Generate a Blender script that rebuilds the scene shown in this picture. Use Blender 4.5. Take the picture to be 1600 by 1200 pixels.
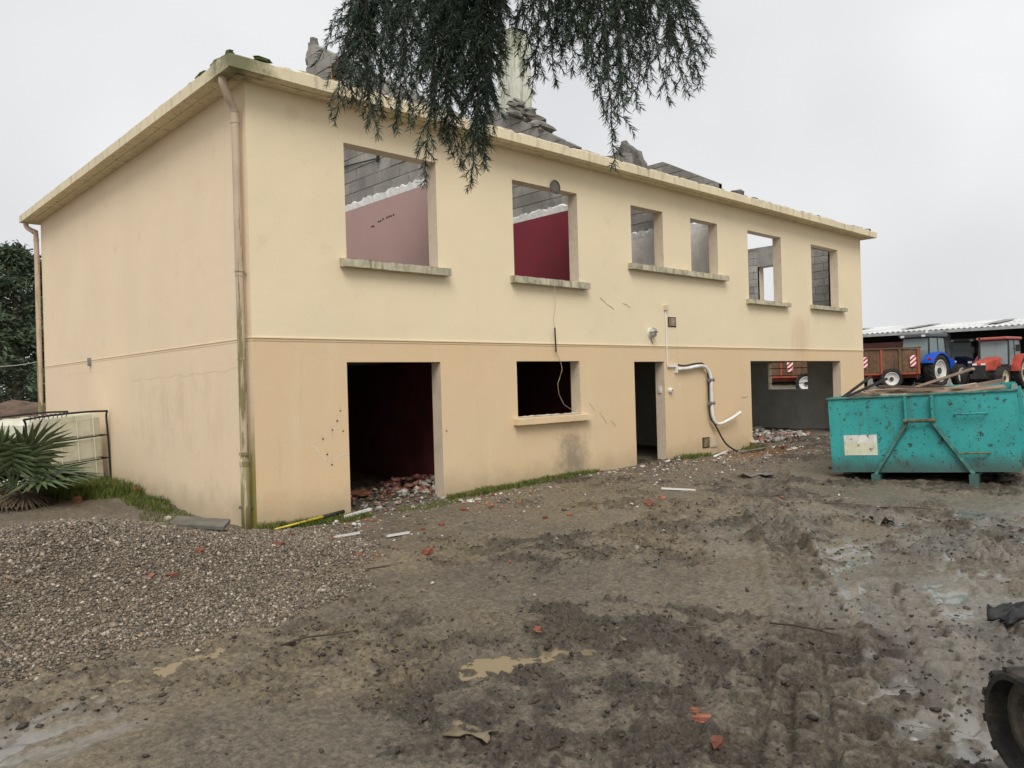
import bpy, math, random
import numpy as np
from mathutils import Vector, Matrix
rnd = random.Random(7)
NR = np.random.default_rng(11)
for o in list(bpy.data.objects): bpy.data.objects.remove(o)
S = bpy.context.scene
COL = S.collection
R = math.radians
# ------------------------------------------------------------------ camera
CAM = np.array([-3.927, -8.418, 1.62]); YAW, PITCH, ROLL, FPX = 0.7569, 0.0, -0.02844, 1217.7
_f = np.array([math.sin(YAW), math.cos(YAW), 0.0]); _r = np.array([math.cos(YAW), -math.sin(YAW), 0.0]); _u = np.array([0, 0, 1.0])
_c, _s = math.cos(ROLL), math.sin(ROLL)
CR = _c*_r + _s*_u; CU = -_s*_r + _c*_u; CF = _f
cd = bpy.data.cameras.new('camera'); cam = bpy.data.objects.new('camera', cd); COL.objects.link(cam)
cam.matrix_world = Matrix(((CR[0], CU[0], -CF[0], CAM[0]), (CR[1], CU[1], -CF[1], CAM[1]), (CR[2], CU[2], -CF[2], CAM[2]), (0, 0, 0, 1)))
cd.sensor_width = 36; cd.lens = FPX/1600*36; cd.clip_start = 0.05; cd.clip_end = 2000
S.camera = cam
# ------------------------------------------------------------------ sky and sun
SUN_EL, SUN_AZ = 48, 221          # azimuth of the sun, degrees clockwise from +Y (behind and left of the camera)
W = bpy.data.worlds.new('World'); S.world = W; W.use_nodes = True
nt = W.node_tree; nt.nodes.clear(); N = nt.nodes.new; Lk = nt.links.new
out = N('ShaderNodeOutputWorld'); bg = N('ShaderNodeBackground'); sky = N('ShaderNodeTexSky')
sky.sky_type = 'NISHITA'; sky.sun_disc = False; sky.sun_elevation = R(SUN_EL); sky.sun_rotation = R(SUN_AZ); sky.air_density = 2; sky.dust_density = 5
hs = N('ShaderNodeHueSaturation'); hs.inputs['Saturation'].default_value = 0.12; Lk(sky.outputs[0], hs.inputs['Color'])
tc = N('ShaderNodeTexCoord'); ns = N('ShaderNodeTexNoise'); ns.inputs['Scale'].default_value = 2.2; ns.inputs['Detail'].default_value = 3; Lk(tc.outputs['Generated'], ns.inputs['Vector'])
cr = N('ShaderNodeValToRGB'); cr.color_ramp.elements[0].position = 0.3; cr.color_ramp.elements[1].position = 0.72
cr.color_ramp.elements[0].color = (0.56, 0.57, 0.59, 1); cr.color_ramp.elements[1].color = (0.73, 0.735, 0.74, 1); Lk(ns.outputs['Fac'], cr.inputs[0])
sc = N('ShaderNodeMix'); sc.data_type = 'RGBA'; sc.blend_type = 'MULTIPLY'; sc.inputs[0].default_value = 1; sc.inputs[7].default_value = (10, 10, 10, 1); Lk(cr.outputs[0], sc.inputs[6])
mx = N('ShaderNodeMix'); mx.data_type = 'RGBA'; mx.inputs[0].default_value = 0.88; Lk(hs.outputs[0], mx.inputs[6]); Lk(sc.outputs[2], mx.inputs[7])
Lk(mx.outputs[2], bg.inputs[0]); bg.inputs[1].default_value = 0.10; Lk(bg.outputs[0], out.inputs[0])
sd = bpy.data.lights.new('sun', 'SUN'); sd.energy = 1.5; sd.angle = R(32); sd.color = (1.0, 0.965, 0.91)
sun = bpy.data.objects.new('sun', sd); COL.objects.link(sun)
_sd = Vector((math.sin(R(SUN_AZ))*math.cos(R(SUN_EL)), math.cos(R(SUN_AZ))*math.cos(R(SUN_EL)), math.sin(R(SUN_EL))))
sun.rotation_euler = _sd.to_track_quat('Z', 'Y').to_euler(); sun.location = (0, -20, 20)
S.view_settings.view_transform = 'Standard'; S.view_settings.look = 'None'; S.view_settings.exposure = 0.42; S.view_settings.gamma = 1.0
S.render.engine = 'CYCLES'; S.cycles.max_bounces = 7; S.cycles.diffuse_bounces = 4

# ------------------------------------------------------------------ helpers
def ray(px, py): return CF + (px-800)/FPX*CR - (py-600)/FPX*CU
def at(px, py, d): return CAM + ray(px, py)*d
def ss(x, a, b):
    t = np.clip((np.asarray(x, float)-a)/(b-a), 0, 1); return t*t*(3-2*t)
def hash2(ix, iy, seed):
    n = (ix.astype(np.int64)*374761393 + iy.astype(np.int64)*668265263 + seed*1442695041) & 0xffffffff
    n = ((n ^ (n >> 13))*1274126177) & 0xffffffff
    return ((n ^ (n >> 16)) & 0xffff)/65535.0
def vnoise(x, y, seed=0):
    x = np.asarray(x, float); y = np.asarray(y, float)
    ix = np.floor(x); iy = np.floor(y); fx = x-ix; fy = y-iy; fx = fx*fx*(3-2*fx); fy = fy*fy*(3-2*fy)
    a = hash2(ix, iy, seed); b = hash2(ix+1, iy, seed); c = hash2(ix, iy+1, seed); d = hash2(ix+1, iy+1, seed)
    return (a*(1-fx)+b*fx)*(1-fy) + (c*(1-fx)+d*fx)*fy
def fbm(x, y, octv=4, seed=0, g=0.5):
    s = 0; a = 1; t = 0
    for i in range(octv):
        s = s + a*vnoise(x*2**i+i*17.3, y*2**i-i*9.1, seed+i); t += a; a *= g
    return s/t
class MB:
    def __init__(self): self.v = []; self.f = []; self.m = []
    def add(self, vs, fs, mi=0):
        b = len(self.v); self.v += [tuple(map(float, q)) for q in vs]; self.f += [tuple(b+i for i in q) for q in fs]; self.m += [mi]*len(fs); return self
    def box(self, x0, x1, y0, y1, z0, z1, M=None, mi=0):
        vs = [(x, y, z) for z in (z0, z1) for y in (y0, y1) for x in (x0, x1)]
        if M is not None: vs = [tuple(M @ Vector(q)) for q in vs]
        return self.add(vs, [(0, 2, 3, 1), (4, 5, 7, 6), (0, 1, 5, 4), (2, 6, 7, 3), (0, 4, 6, 2), (1, 3, 7, 5)], mi)
    def hull8(self, pts, mi=0): return self.add(pts, [(0, 2, 3, 1), (4, 5, 7, 6), (0, 1, 5, 4), (2, 6, 7, 3), (0, 4, 6, 2), (1, 3, 7, 5)], mi)
    def tube(self, pts, rad, n=8, cap=True, mi=0):
        pts = [Vector(q) for q in pts]; rad = rad if hasattr(rad, '__len__') else [rad]*len(pts)
        vs = []; t0 = (pts[1]-pts[0]).normalized(); a = t0.orthogonal().normalized()
        for i, q in enumerate(pts):
            t = (pts[min(i+1, len(pts)-1)]-pts[max(i-1, 0)]).normalized()
            a = (a - t*a.dot(t)).normalized(); b = t.cross(a)
            for k in range(n):
                an = 2*math.pi*k/n; vs.append(q + (a*math.cos(an)+b*math.sin(an))*rad[i])
        fs = [(i*n+k, i*n+(k+1) % n, (i+1)*n+(k+1) % n, (i+1)*n+k) for i in range(len(pts)-1) for k in range(n)]
        if cap: fs += [tuple(range(n-1, -1, -1)), tuple((len(pts)-1)*n+k for k in range(n))]
        return self.add(vs, fs, mi)
    def prism(self, poly, d, mi=0):
        """poly: list of 3D points (planar), extruded by vector d"""
        n = len(poly); d = Vector(d); vs = [Vector(q) for q in poly] + [Vector(q)+d for q in poly]
        fs = [tuple(range(n-1, -1, -1)), tuple(range(n, 2*n))] + [(i, (i+1) % n, n+(i+1) % n, n+i) for i in range(n)]
        return self.add(vs, fs, mi)
    def lathe(self, prof, n=20, M=None, mi=0):
        """prof: (radius, height) pairs around local Y axis"""
        vs = []
        for r, h in prof:
            for k in range(n):
                a = 2*math.pi*k/n; q = Vector((r*math.cos(a), h, r*math.sin(a))); vs.append(M @ q if M is not None else q)
        fs = [(i*n+k, i*n+(k+1) % n, (i+1)*n+(k+1) % n, (i+1)*n+k) for i in range(len(prof)-1) for k in range(n)]
        return self.add(vs, fs, mi)
    def chunk(self, c, sx, sy, sz, seed=0, mi=0, rot=None):
        """broken irregular lump"""
        rr = random.Random(seed); vs = []; n = 6
        for j, zz in enumerate((-1, -.5, .55, 1)):
            k = (0.92, 1, 0.95, 0.72)[j]
            for i in range(n):
                a = 2*math.pi*(i+rr.uniform(-.25, .25))/n; q = k*rr.uniform(.68, 1.15)
                vs.append(Vector((math.cos(a)*q*sx, math.sin(a)*q*sy, (zz+rr.uniform(-.15, .15))*sz)))
        if rot is not None: vs = [rot @ q for q in vs]
        vs = [q+Vector(c) for q in vs]
        fs = [(j*n+i, j*n+(i+1) % n, (j+1)*n+(i+1) % n, (j+1)*n+i) for j in range(3) for i in range(n)] + [tuple(range(n-1, -1, -1)), tuple(range(3*n, 4*n))]
        return self.add(vs, fs, mi)
    def build(self, name, mats, parent=None, smooth=False, bevel=0):
        me = bpy.data.meshes.new(name); me.from_pydata(self.v, [], self.f); me.update()
        if not isinstance(mats, (list, tuple)): mats = [mats]
        for m in mats: me.materials.append(m)
        if len(mats) > 1: me.polygons.foreach_set('material_index', self.m)
        if smooth: me.polygons.foreach_set('use_smooth', [True]*len(me.polygons))
        o = bpy.data.objects.new(name, me); COL.objects.link(o)
        if parent is not None: o.parent = parent
        if bevel:
            b = o.modifiers.new('bevel', 'BEVEL'); b.width = bevel; b.segments = 2; b.limit_method = 'ANGLE'
        return o
def tag(o, label=None, cat=None, group=None, kind=None):
    if label: o['label'] = label
    if cat: o['category'] = cat
    if group: o['group'] = group
    if kind: o['kind'] = kind
    return o
def empty(name, loc=(0, 0, 0), rz=0, label=None, cat=None, group=None):
    o = bpy.data.objects.new(name, None); COL.objects.link(o); o.location = loc; o.rotation_euler.z = rz; o.empty_display_size = .2
    return tag(o, label, cat, group)
def npmesh(name, V, Fq, mat, parent=None, col=None, smooth=False, cname='tint'):
    """V (n,3), Fq (m,k) same-size faces"""
    me = bpy.data.meshes.new(name); n, k = Fq.shape
    me.vertices.add(len(V)); me.vertices.foreach_set('co', np.ascontiguousarray(V, dtype=np.float32).ravel())
    me.loops.add(n*k); me.loops.foreach_set('vertex_index', np.ascontiguousarray(Fq, dtype=np.int32).ravel())
    me.polygons.add(n); me.polygons.foreach_set('loop_start', np.arange(0, n*k, k, dtype=np.int32))
    if smooth: me.polygons.foreach_set('use_smooth', np.ones(n, dtype=bool))
    me.update(calc_edges=True)
    if col is not None:
        a = me.color_attributes.new(cname, 'FLOAT_COLOR', 'POINT'); c4 = np.ones((len(V), 4), np.float32); c4[:, :col.shape[1]] = col; a.data.foreach_set('color', c4.ravel())
    me.materials.append(mat); o = bpy.data.objects.new(name, me); COL.objects.link(o)
    if parent is not None: o.parent = parent
    return o
# ------------------------------------------------------------------ materials
class NT:
    def __init__(s, name):
        s.m = bpy.data.materials.new(name); s.m.use_nodes = True; s.t = s.m.node_tree; s.b = s.t.nodes['Principled BSDF']
        s.pos = None
    def n(s, ty, **kw):
        q = s.t.nodes.new(ty)
        for k, v in kw.items(): setattr(q, k, v)
        return q
    def l(s, a, b): s.t.links.new(a, b)
    def P(s):
        if s.pos is None: s.pos = s.n('ShaderNodeTexCoord').outputs['Object']
        return s.pos
    def world(s): return s.n('ShaderNodeNewGeometry').outputs['Position']
    def noise(s, scale, detail=4, rough=.55, stretch=None, src=None, dist=0):
        v = src or s.P()
        if stretch:
            mp = s.n('ShaderNodeMapping'); mp.inputs['Scale'].default_value = stretch; s.l(v, mp.inputs[0]); v = mp.outputs[0]
        q = s.n('ShaderNodeTexNoise'); q.inputs['Scale'].default_value = scale; q.inputs['Detail'].default_value = detail; q.inputs['Roughness'].default_value = rough; q.inputs['Distortion'].default_value = dist
        s.l(v, q.inputs['Vector']); return q.outputs['Fac']
    def ramp(s, x, a, b, v0=0.0, v1=1.0):
        q = s.n('ShaderNodeMapRange'); q.interpolation_type = 'SMOOTHSTEP'
        for i, v in enumerate((a, b, v0, v1)): q.inputs[1+i].default_value = v
        s.l(x, q.inputs[0]); return q.outputs[0]
    def math(s, op, a, b=None):
        q = s.n('ShaderNodeMath', operation=op)
        for i, v in enumerate((a, b)):
            if v is None: continue
            if isinstance(v, (int, float)): q.inputs[i].default_value = v
            else: s.l(v, q.inputs[i])
        return q.outputs[0]
    def mix(s, fac, a, b, blend='MIX'):
        q = s.n('ShaderNodeMix', data_type='RGBA', blend_type=blend)
        for i, v in ((0, fac), (6, a), (7, b)):
            if isinstance(v, (int, float)): q.inputs[i].default_value = v
            elif isinstance(v, tuple): q.inputs[i].default_value = (*v, 1) if len(v) == 3 else v
            else: s.l(v, q.inputs[i])
        return q.outputs[2]
    def sep(s, v):
        q = s.n('ShaderNodeSeparateXYZ'); s.l(v, q.inputs[0]); return q.outputs
    def bump(s, h, strength=.3, dist=.01, chain=None):
        q = s.n('ShaderNodeBump'); q.inputs['Strength'].default_value = strength; q.inputs['Distance'].default_value = dist; s.l(h, q.inputs['Height'])
        if chain is not None: s.l(chain, q.inputs['Normal'])
        s.l(q.outputs[0], s.b.inputs['Normal']); return q.outputs[0]
    def set(s, **kw):
        for k, v in kw.items():
            i = s.b.inputs[{'col': 'Base Color', 'rough': 'Roughness', 'metal': 'Metallic', 'spec': 'Specular IOR Level', 'trans': 'Transmission Weight', 'alpha': 'Alpha', 'coat': 'Coat Weight'}[k]]
            if isinstance(v, tuple): i.default_value = (*v, 1)
            elif isinstance(v, (int, float)): i.default_value = v
            else: s.l(v, i)
        return s.m
def simple(name, col, rough=.7, var=.25, scale=6, bump=.2, bd=.004, metal=0, dirt=None, dscale=3, damt=.5, randomize=0, spec=.4):
    t = NT(name); n1 = t.noise(scale, 5); dark = tuple(c*(1-var) for c in col); lite = tuple(min(1, c*(1+var)) for c in col)
    c = t.mix(t.ramp(n1, .3, .7), dark, lite)
    if dirt: c = t.mix(t.math('MULTIPLY', t.ramp(t.noise(dscale, 6, .65), .45, .68), damt), c, dirt)
    if randomize:
        oi = t.n('ShaderNodeObjectInfo'); hv = t.n('ShaderNodeHueSaturation'); t.l(c, hv.inputs['Color'])
        t.l(t.ramp(oi.outputs['Random'], 0, 1, 1-randomize, 1+randomize), hv.inputs['Value']); c = hv.outputs[0]
    t.set(col=c, rough=t.ramp(n1, .2, .8, rough-.1, min(1, rough+.1)), metal=metal, spec=spec)
    if bump: t.bump(t.noise(scale*6, 4), bump, bd)
    return t.m
M = {}
def wall_paint(name, up, low, inside=None):
    t = NT(name); w = t.world(); x, y, z = t.sep(w)
    wob = t.math('ADD', z, t.math('MULTIPLY', t.math('SUBTRACT', t.noise(14, 3), .5), .012))
    base = t.mix(t.ramp(wob, 2.215, 2.222), low, up) if low else t.mix(0.0, up, up)
    big = t.noise(.55, 5, .6); c = t.mix(t.math('MULTIPLY', t.ramp(big, .35, .7), .30), base, tuple(v*.82 for v in up))
    # pale rain washed streaks and dirty streaks
    st = t.noise(1.0, 5, .6, stretch=(3.2, 3.2, .28)); c = t.mix(t.math('MULTIPLY', t.ramp(st, .52, .74), .16), c, (.80, .72, .54))
    st2 = t.noise(1.0, 6, .65, stretch=(5.5, 5.5, .35)); c = t.mix(t.math('MULTIPLY', t.ramp(st2, .58, .80), .17), c, (.40, .30, .19))
    blot = t.noise(2.6, 7, .7); c = t.mix(t.math('MULTIPLY', t.ramp(blot, .56, .72), .22), c, (.50, .36, .22))
    # splash dirt at the foot of the wall
    zz = t.math('ADD', z, t.math('MULTIPLY', t.noise(3, 6, .7), -.55)); foot = t.ramp(zz, -.22, .28, 1, 0)
    c = t.mix(t.math('MULTIPLY', foot, .55), c, (.33, .26, .16))
    # pinholes, chips
    ch = t.noise(26, 2, .5); c = t.mix(t.math('MULTIPLY', t.ramp(ch, .74, .78), .5), c, (.72, .66, .55))
    spots = t.noise(15, 2); c = t.mix(t.math('MULTIPLY', t.ramp(spots, .76, .80), .5), c, (.25, .19, .12))
    if name == 'front_paint':   # soot patch between the low window and the door
        q = t.n('ShaderNodeVectorMath', operation='DISTANCE'); q.inputs[1].default_value = (5.32, 0, .42)
        mp = t.n('ShaderNodeMapping'); mp.inputs['Scale'].default_value = (1, 1, .8); mp.inputs['Location'].default_value = (0, 0, .08); t.l(w, mp.inputs[0]); t.l(mp.outputs[0], q.inputs[0])
        d = t.math('ADD', q.outputs['Value'], t.math('MULTIPLY', t.noise(5, 7, .75), .9)); c = t.mix(t.ramp(d, .5, .95, .62, 0), c, (.13, .115, .10))
        q2 = t.n('ShaderNodeVectorMath', operation='DISTANCE'); q2.inputs[1].default_value = (13.2, 0, 2.5); t.l(w, q2.inputs[0])
        d = t.math('ADD', q2.outputs['Value'], t.math('MULTIPLY', t.noise(3, 5, .7, stretch=(1.6, 1, .5)), 1.2)); c = t.mix(t.ramp(d, .7, 1.3, .35, 0), c, (.52, .31, .22))
    if name == 'gable_paint':   # algae beside the down pipe
        dy = t.math('ADD', t.math('MULTIPLY', y, 1.6), t.math('MULTIPLY', t.noise(6, 6, .7, stretch=(1, 1, .4)), .55)); dz = t.math('ADD', t.math('MULTIPLY', z, .5), dy)
        c = t.mix(t.ramp(dz, .55, 1.22, .9, 0), c, (.25, .23, .03))
        ar = t.ramp(t.math('ABSOLUTE', t.math('SUBTRACT', z, 1.35)), .15, .75, 1, 0); ar = t.math('MULTIPLY', ar, t.ramp(t.math('ABSOLUTE', t.math('SUBTRACT', y, 2.6)), .9, 2.2, 1, 0))
        c = t.mix(t.math('MULTIPLY', ar, t.ramp(t.noise(3.4, 6, .7, stretch=(1, 1, .35)), .46, .62, 0, .28)), c, (.48, .36, .26))
    gr = t.ramp(t.noise(70, 4, .7), .3, .7, .93, 1.06); gm_ = t.n('ShaderNodeVectorMath', operation='SCALE'); t.l(c, gm_.inputs[0]); t.l(gr, gm_.inputs['Scale']); c = gm_.outputs[0]
    t.set(col=c, rough=.86, spec=.25)
    b1 = t.bump(t.noise(55, 4, .6), .22, .006); t.bump(t.noise(2.2, 3), .25, .03, b1); return t.m
M['front'] = wall_paint('front_paint', (.82, .69, .472), (.715, .525, .318))
M['gable'] = wall_paint('gable_paint', (.83, .67, .475), (.80, .64, .45))
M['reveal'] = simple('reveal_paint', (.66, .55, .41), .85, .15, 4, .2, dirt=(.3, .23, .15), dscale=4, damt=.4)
def sillm():
    t = NT('sill_concrete'); c = t.mix(t.ramp(t.noise(5, 6, .65), .3, .7), (.36, .33, .24), (.60, .54, .38))
    c = t.mix(t.math('MULTIPLY', t.ramp(t.noise(3, 6, .7, stretch=(5, 5, .6)), .48, .66), .75), c, (.13, .125, .06)); t.set(col=c, rough=.85); t.bump(t.noise(60, 5), .4, .008); return t.m
M['sill'] = sillm()
def cornicem():
    t = NT('cornice_paint'); w = t.world(); x, y, z = t.sep(w)
    c = t.mix(t.ramp(t.noise(1.6, 5, .6), .3, .7), (.68, .585, .40), (.78, .67, .46))
    c = t.mix(t.math('MULTIPLY', t.ramp(t.noise(2.2, 6, .7, stretch=(4, 4, .8)), .5, .68), .55), c, (.25, .22, .13))
    zz = t.math('ADD', z, t.math('MULTIPLY', t.noise(7, 6, .75), .14)); c = t.mix(t.ramp(zz, 5.335, 5.375, 0, .85), c, (.085, .08, .05))
    d = t.n('ShaderNodeVectorMath', operation='DISTANCE'); d.inputs[1].default_value = (-.3, -.3, 5.25); t.l(w, d.inputs[0])
    e = t.math('ADD', d.outputs['Value'], t.math('MULTIPLY', t.noise(4, 6, .7), 1.3)); c = t.mix(t.ramp(e, .75, 1.35, .85, 0), c, (.10, .11, .04))
    t.set(col=c, rough=.88); t.bump(t.noise(40, 5, .65), .4, .01); return t.m
M['cornice'] = cornicem()
M['rubble'] = simple('grey_rubble', (.20, .185, .165), .9, .35, 7, .8, .02, dirt=(.06, .055, .045), randomize=.25)
M['block'] = simple('cinder_block', (.30, .285, .255), .92, .22, 5, .8, .012, dirt=(.12, .11, .09), dscale=2.5, damt=.6, randomize=.16)
M['mortar'] = simple('mortar', (.21, .20, .18), .95, .3, 8, .6, .01)
M['plaster_pink'] = simple('pink_plaster', (.45, .29, .27), .8, .06, 1.5, .1, dirt=(.38, .25, .23), damt=.3)
M['plaster_red'] = simple('red_plaster', (.215, .022, .036), .62, .1, 2, .1, dirt=(.16, .03, .035), damt=.4)
M['plaster_white'] = simple('white_plaster', (.84, .79, .72), .85, .08, 3, .25, dirt=(.5, .42, .35), damt=.5)
M['white_edge'] = simple('broken_plaster', (.78, .77, .74), .9, .1, 14, .6, .01)
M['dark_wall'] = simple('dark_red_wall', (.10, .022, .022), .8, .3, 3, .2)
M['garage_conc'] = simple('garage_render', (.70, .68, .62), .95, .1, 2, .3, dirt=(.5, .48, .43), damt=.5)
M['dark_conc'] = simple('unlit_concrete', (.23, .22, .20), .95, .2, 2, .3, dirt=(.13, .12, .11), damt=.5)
M['pipe'] = NT('drain_pipe')
def pipem():
    t = M['pipe']; w = t.world(); x, y, z = t.sep(w); c = t.mix(t.ramp(t.noise(3, 4), .3, .7), (.46, .35, .25), (.54, .42, .30))
    g = t.math('ADD', t.noise(3.5, 6, .7, stretch=(6, 6, .5)), t.ramp(z, .2, 5, .13, -.09)); c = t.mix(t.ramp(g, .54, .62, 0, .8), c, (.13, .125, .02)); t.set(col=c, rough=.5); return t.m
M['pipe'] = pipem()
M['white_pvc'] = simple('white_pvc', (.75, .74, .70), .4, .08, 5, 0, dirt=(.45, .42, .36), damt=.4)
M['grey_metal'] = simple('grey_metal', (.25, .25, .24), .5, .2, 8, .1, metal=.6)
M['black'] = simple('black_rubber', (.02, .02, .02), .6, .3, 8, .2)
M['glass_lamp'] = simple('lamp_glass', (.45, .43, .38), .2, .1, 8, 0)
M['brick'] = simple('red_brick', (.235, .08, .048), .85, .3, 9, .5, .01, dirt=(.25, .15, .1), damt=.5, randomize=.35)
M['white_bit'] = simple('white_fragment', (.55, .51, .44), .8, .2, 9, .3, randomize=.25)
M['wood'] = simple('weathered_wood', (.40, .30, .225), .8, .3, 6, .3, dirt=(.12, .085, .06), randomize=.45)
M['wood_dark'] = simple('dark_wood', (.075, .055, .04), .8, .3, 7, .4, randomize=.3)
M['yellow'] = simple('yellow_plastic', (.72, .55, .04), .45, .1, 6, 0, dirt=(.25, .2, .08), damt=.5)
M['ply'] = simple('muddy_plywood', (.17, .135, .085), .7, .3, 9, .3)
M['slate'] = simple('slate_slab', (.13, .12, .10), .7, .25, 6, .4)
M['plasticbag'] = simple('grey_sheet', (.15, .132, .105), .5, .3, 5, .3)
def chim():
    t = NT('chimney_render'); c = t.mix(t.ramp(t.noise(3, 5, .6), .3, .7), (.55, .55, .45), (.72, .72, .62)); c = t.mix(t.ramp(t.noise(1.5, 6, .7, stretch=(6, 6, .6)), .47, .62, 0, .7), c, (.16, .18, .07)); t.set(col=c, rough=.9); t.bump(t.noise(40, 4), .4, .01); return t.m
M['chimney'] = chim()
M['moss'] = simple('moss', (.07, .085, .02), .95, .4, 20, .8, .02)

# ------------------------------------------------------------------ ground
HL, HD = 16.57, 9.36
HEAP = (-2.25, -0.75)
_W = lambda a, b: (CAM[0]+a*_r[0]+b*_f[0], CAM[1]+a*_r[1]+b*_f[1])       # metres right of and ahead of the yard's viewpoint
TRACKS = [([_W(*q) for q in pl], w) for pl, w in [([(4.2, 12.5), (3.1, 9.5), (2.5, 7.2), (2.0, 5.3), (1.45, 3.7), (1.1, 2.6)], .42), ([(3.2, 10.5), (2.75, 8.6), (2.45, 6.9)], .36), ([(4.9, 9.5), (3.9, 6.7), (3.45, 5.2), (3.1, 4.0)], .42), ([(4.5, 7.3), (3.7, 5.6), (3.3, 4.9)], .34), ([(2.75, 5.7), (2.2, 4.3), (1.5, 3.2), (1.1, 2.5)], .42), ([(1.35, 4.2), (.85, 3.0), (.6, 2.4)], .34)]]
# (x, y, rx, ry, angle, kind, level): kind 0 muddy ochre water, 1 wet film, part of its sky sheen painted as paler grey
PUD = [(-2.05, -3.58, .60, .085, 14, 0, .012), (-1.35, -3.62, .5, .10, 12, 0, -.006), (-.85, -5.05, .30, .16, 0, 0, -.008), (-.35, -5.2, .32, .15, 0, 0, .002), (-.6, -5.12, .22, .1, 0, 0, .004), (-.95, -4.95, .2, .1, 0, 0, .004), (.05, -5.1, .2, .1, 0, 0, .002),
       (-3.15, -3.85, .55, .30, 0, 1, 0), (-3.1, -4.25, .5, .22, 0, 1, 0), (2.1, -6.55, .8, .34, 0, 1, 0), (3.6, -6.4, 1.0, .35, 0, 1, 0), (2.7, -5.45, .8, .25, 10, 1, 0), (1.35, -6.05, .6, .22, 10, 1, 0), (.2, -6.75, .55, .2, 0, 1, 0), (4.8, -5.6, 1.0, .35, 0, 1, 0), (-.2, -7.2, .6, .3, 0, 1, 0)]
def base_h(x, y):
    hx = .145*ss(x, -.5, 5) + .05*ss(x, 9, 13)
    b = hx*(.25+.75*ss(y, -8.5, -1.2)) + .22*ss(y, .3, 5)*ss(-x, -.6, .3)
    b = b + .62*ss(x, 20, 38) + .25*ss(y, 10, 18)
    return b
def heap_h(x, y):
    dx = x-HEAP[0]; dy = y-HEAP[1]
    a = .50*np.exp(-((dx/1.75)**2 + (dy/1.35)**2)**1.1)
    b = .30*np.exp(-(((x+4.3)/1.7)**2 + ((y+.2)/1.5)**2)) + .10*np.exp(-(((x+.5)/.95)**2 + ((y+1.7)/.9)**2))
    return np.maximum(a, b) + .25*np.minimum(a, b)
def gravel_mask(x, y):
    n = (fbm(x*1.3, y*1.3, 4, 31)-.5)*.9 + (fbm(x*6, y*6, 2, 5)-.5)*.25
    dx, dy = x+2.0, y+1.15
    m = 1-((dx/2.75)**2 + (dy/2.15)**2) + n
    m2 = 1-(((x+5.2)/3.0)**2 + ((y+1.1)/2.2)**2) + n
    return np.clip(np.maximum(m, m2)*2.2, 0, 1)
def crumb_mask(x, y):
    bias = .05*ss(x, -1, 2)*(1-ss(y, -4, -2)) - .06*ss(y, -5.2, -4)*(1-ss(x, 1, 3))
    m = ss(fbm(x*.8+5, y*.8, 4, 71)+bias, .46, .60); f = ss(fbm(x*4.2, y*4.2, 4, 29, .6), .40, .60)
    return m*(.25+.75*f)
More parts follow.
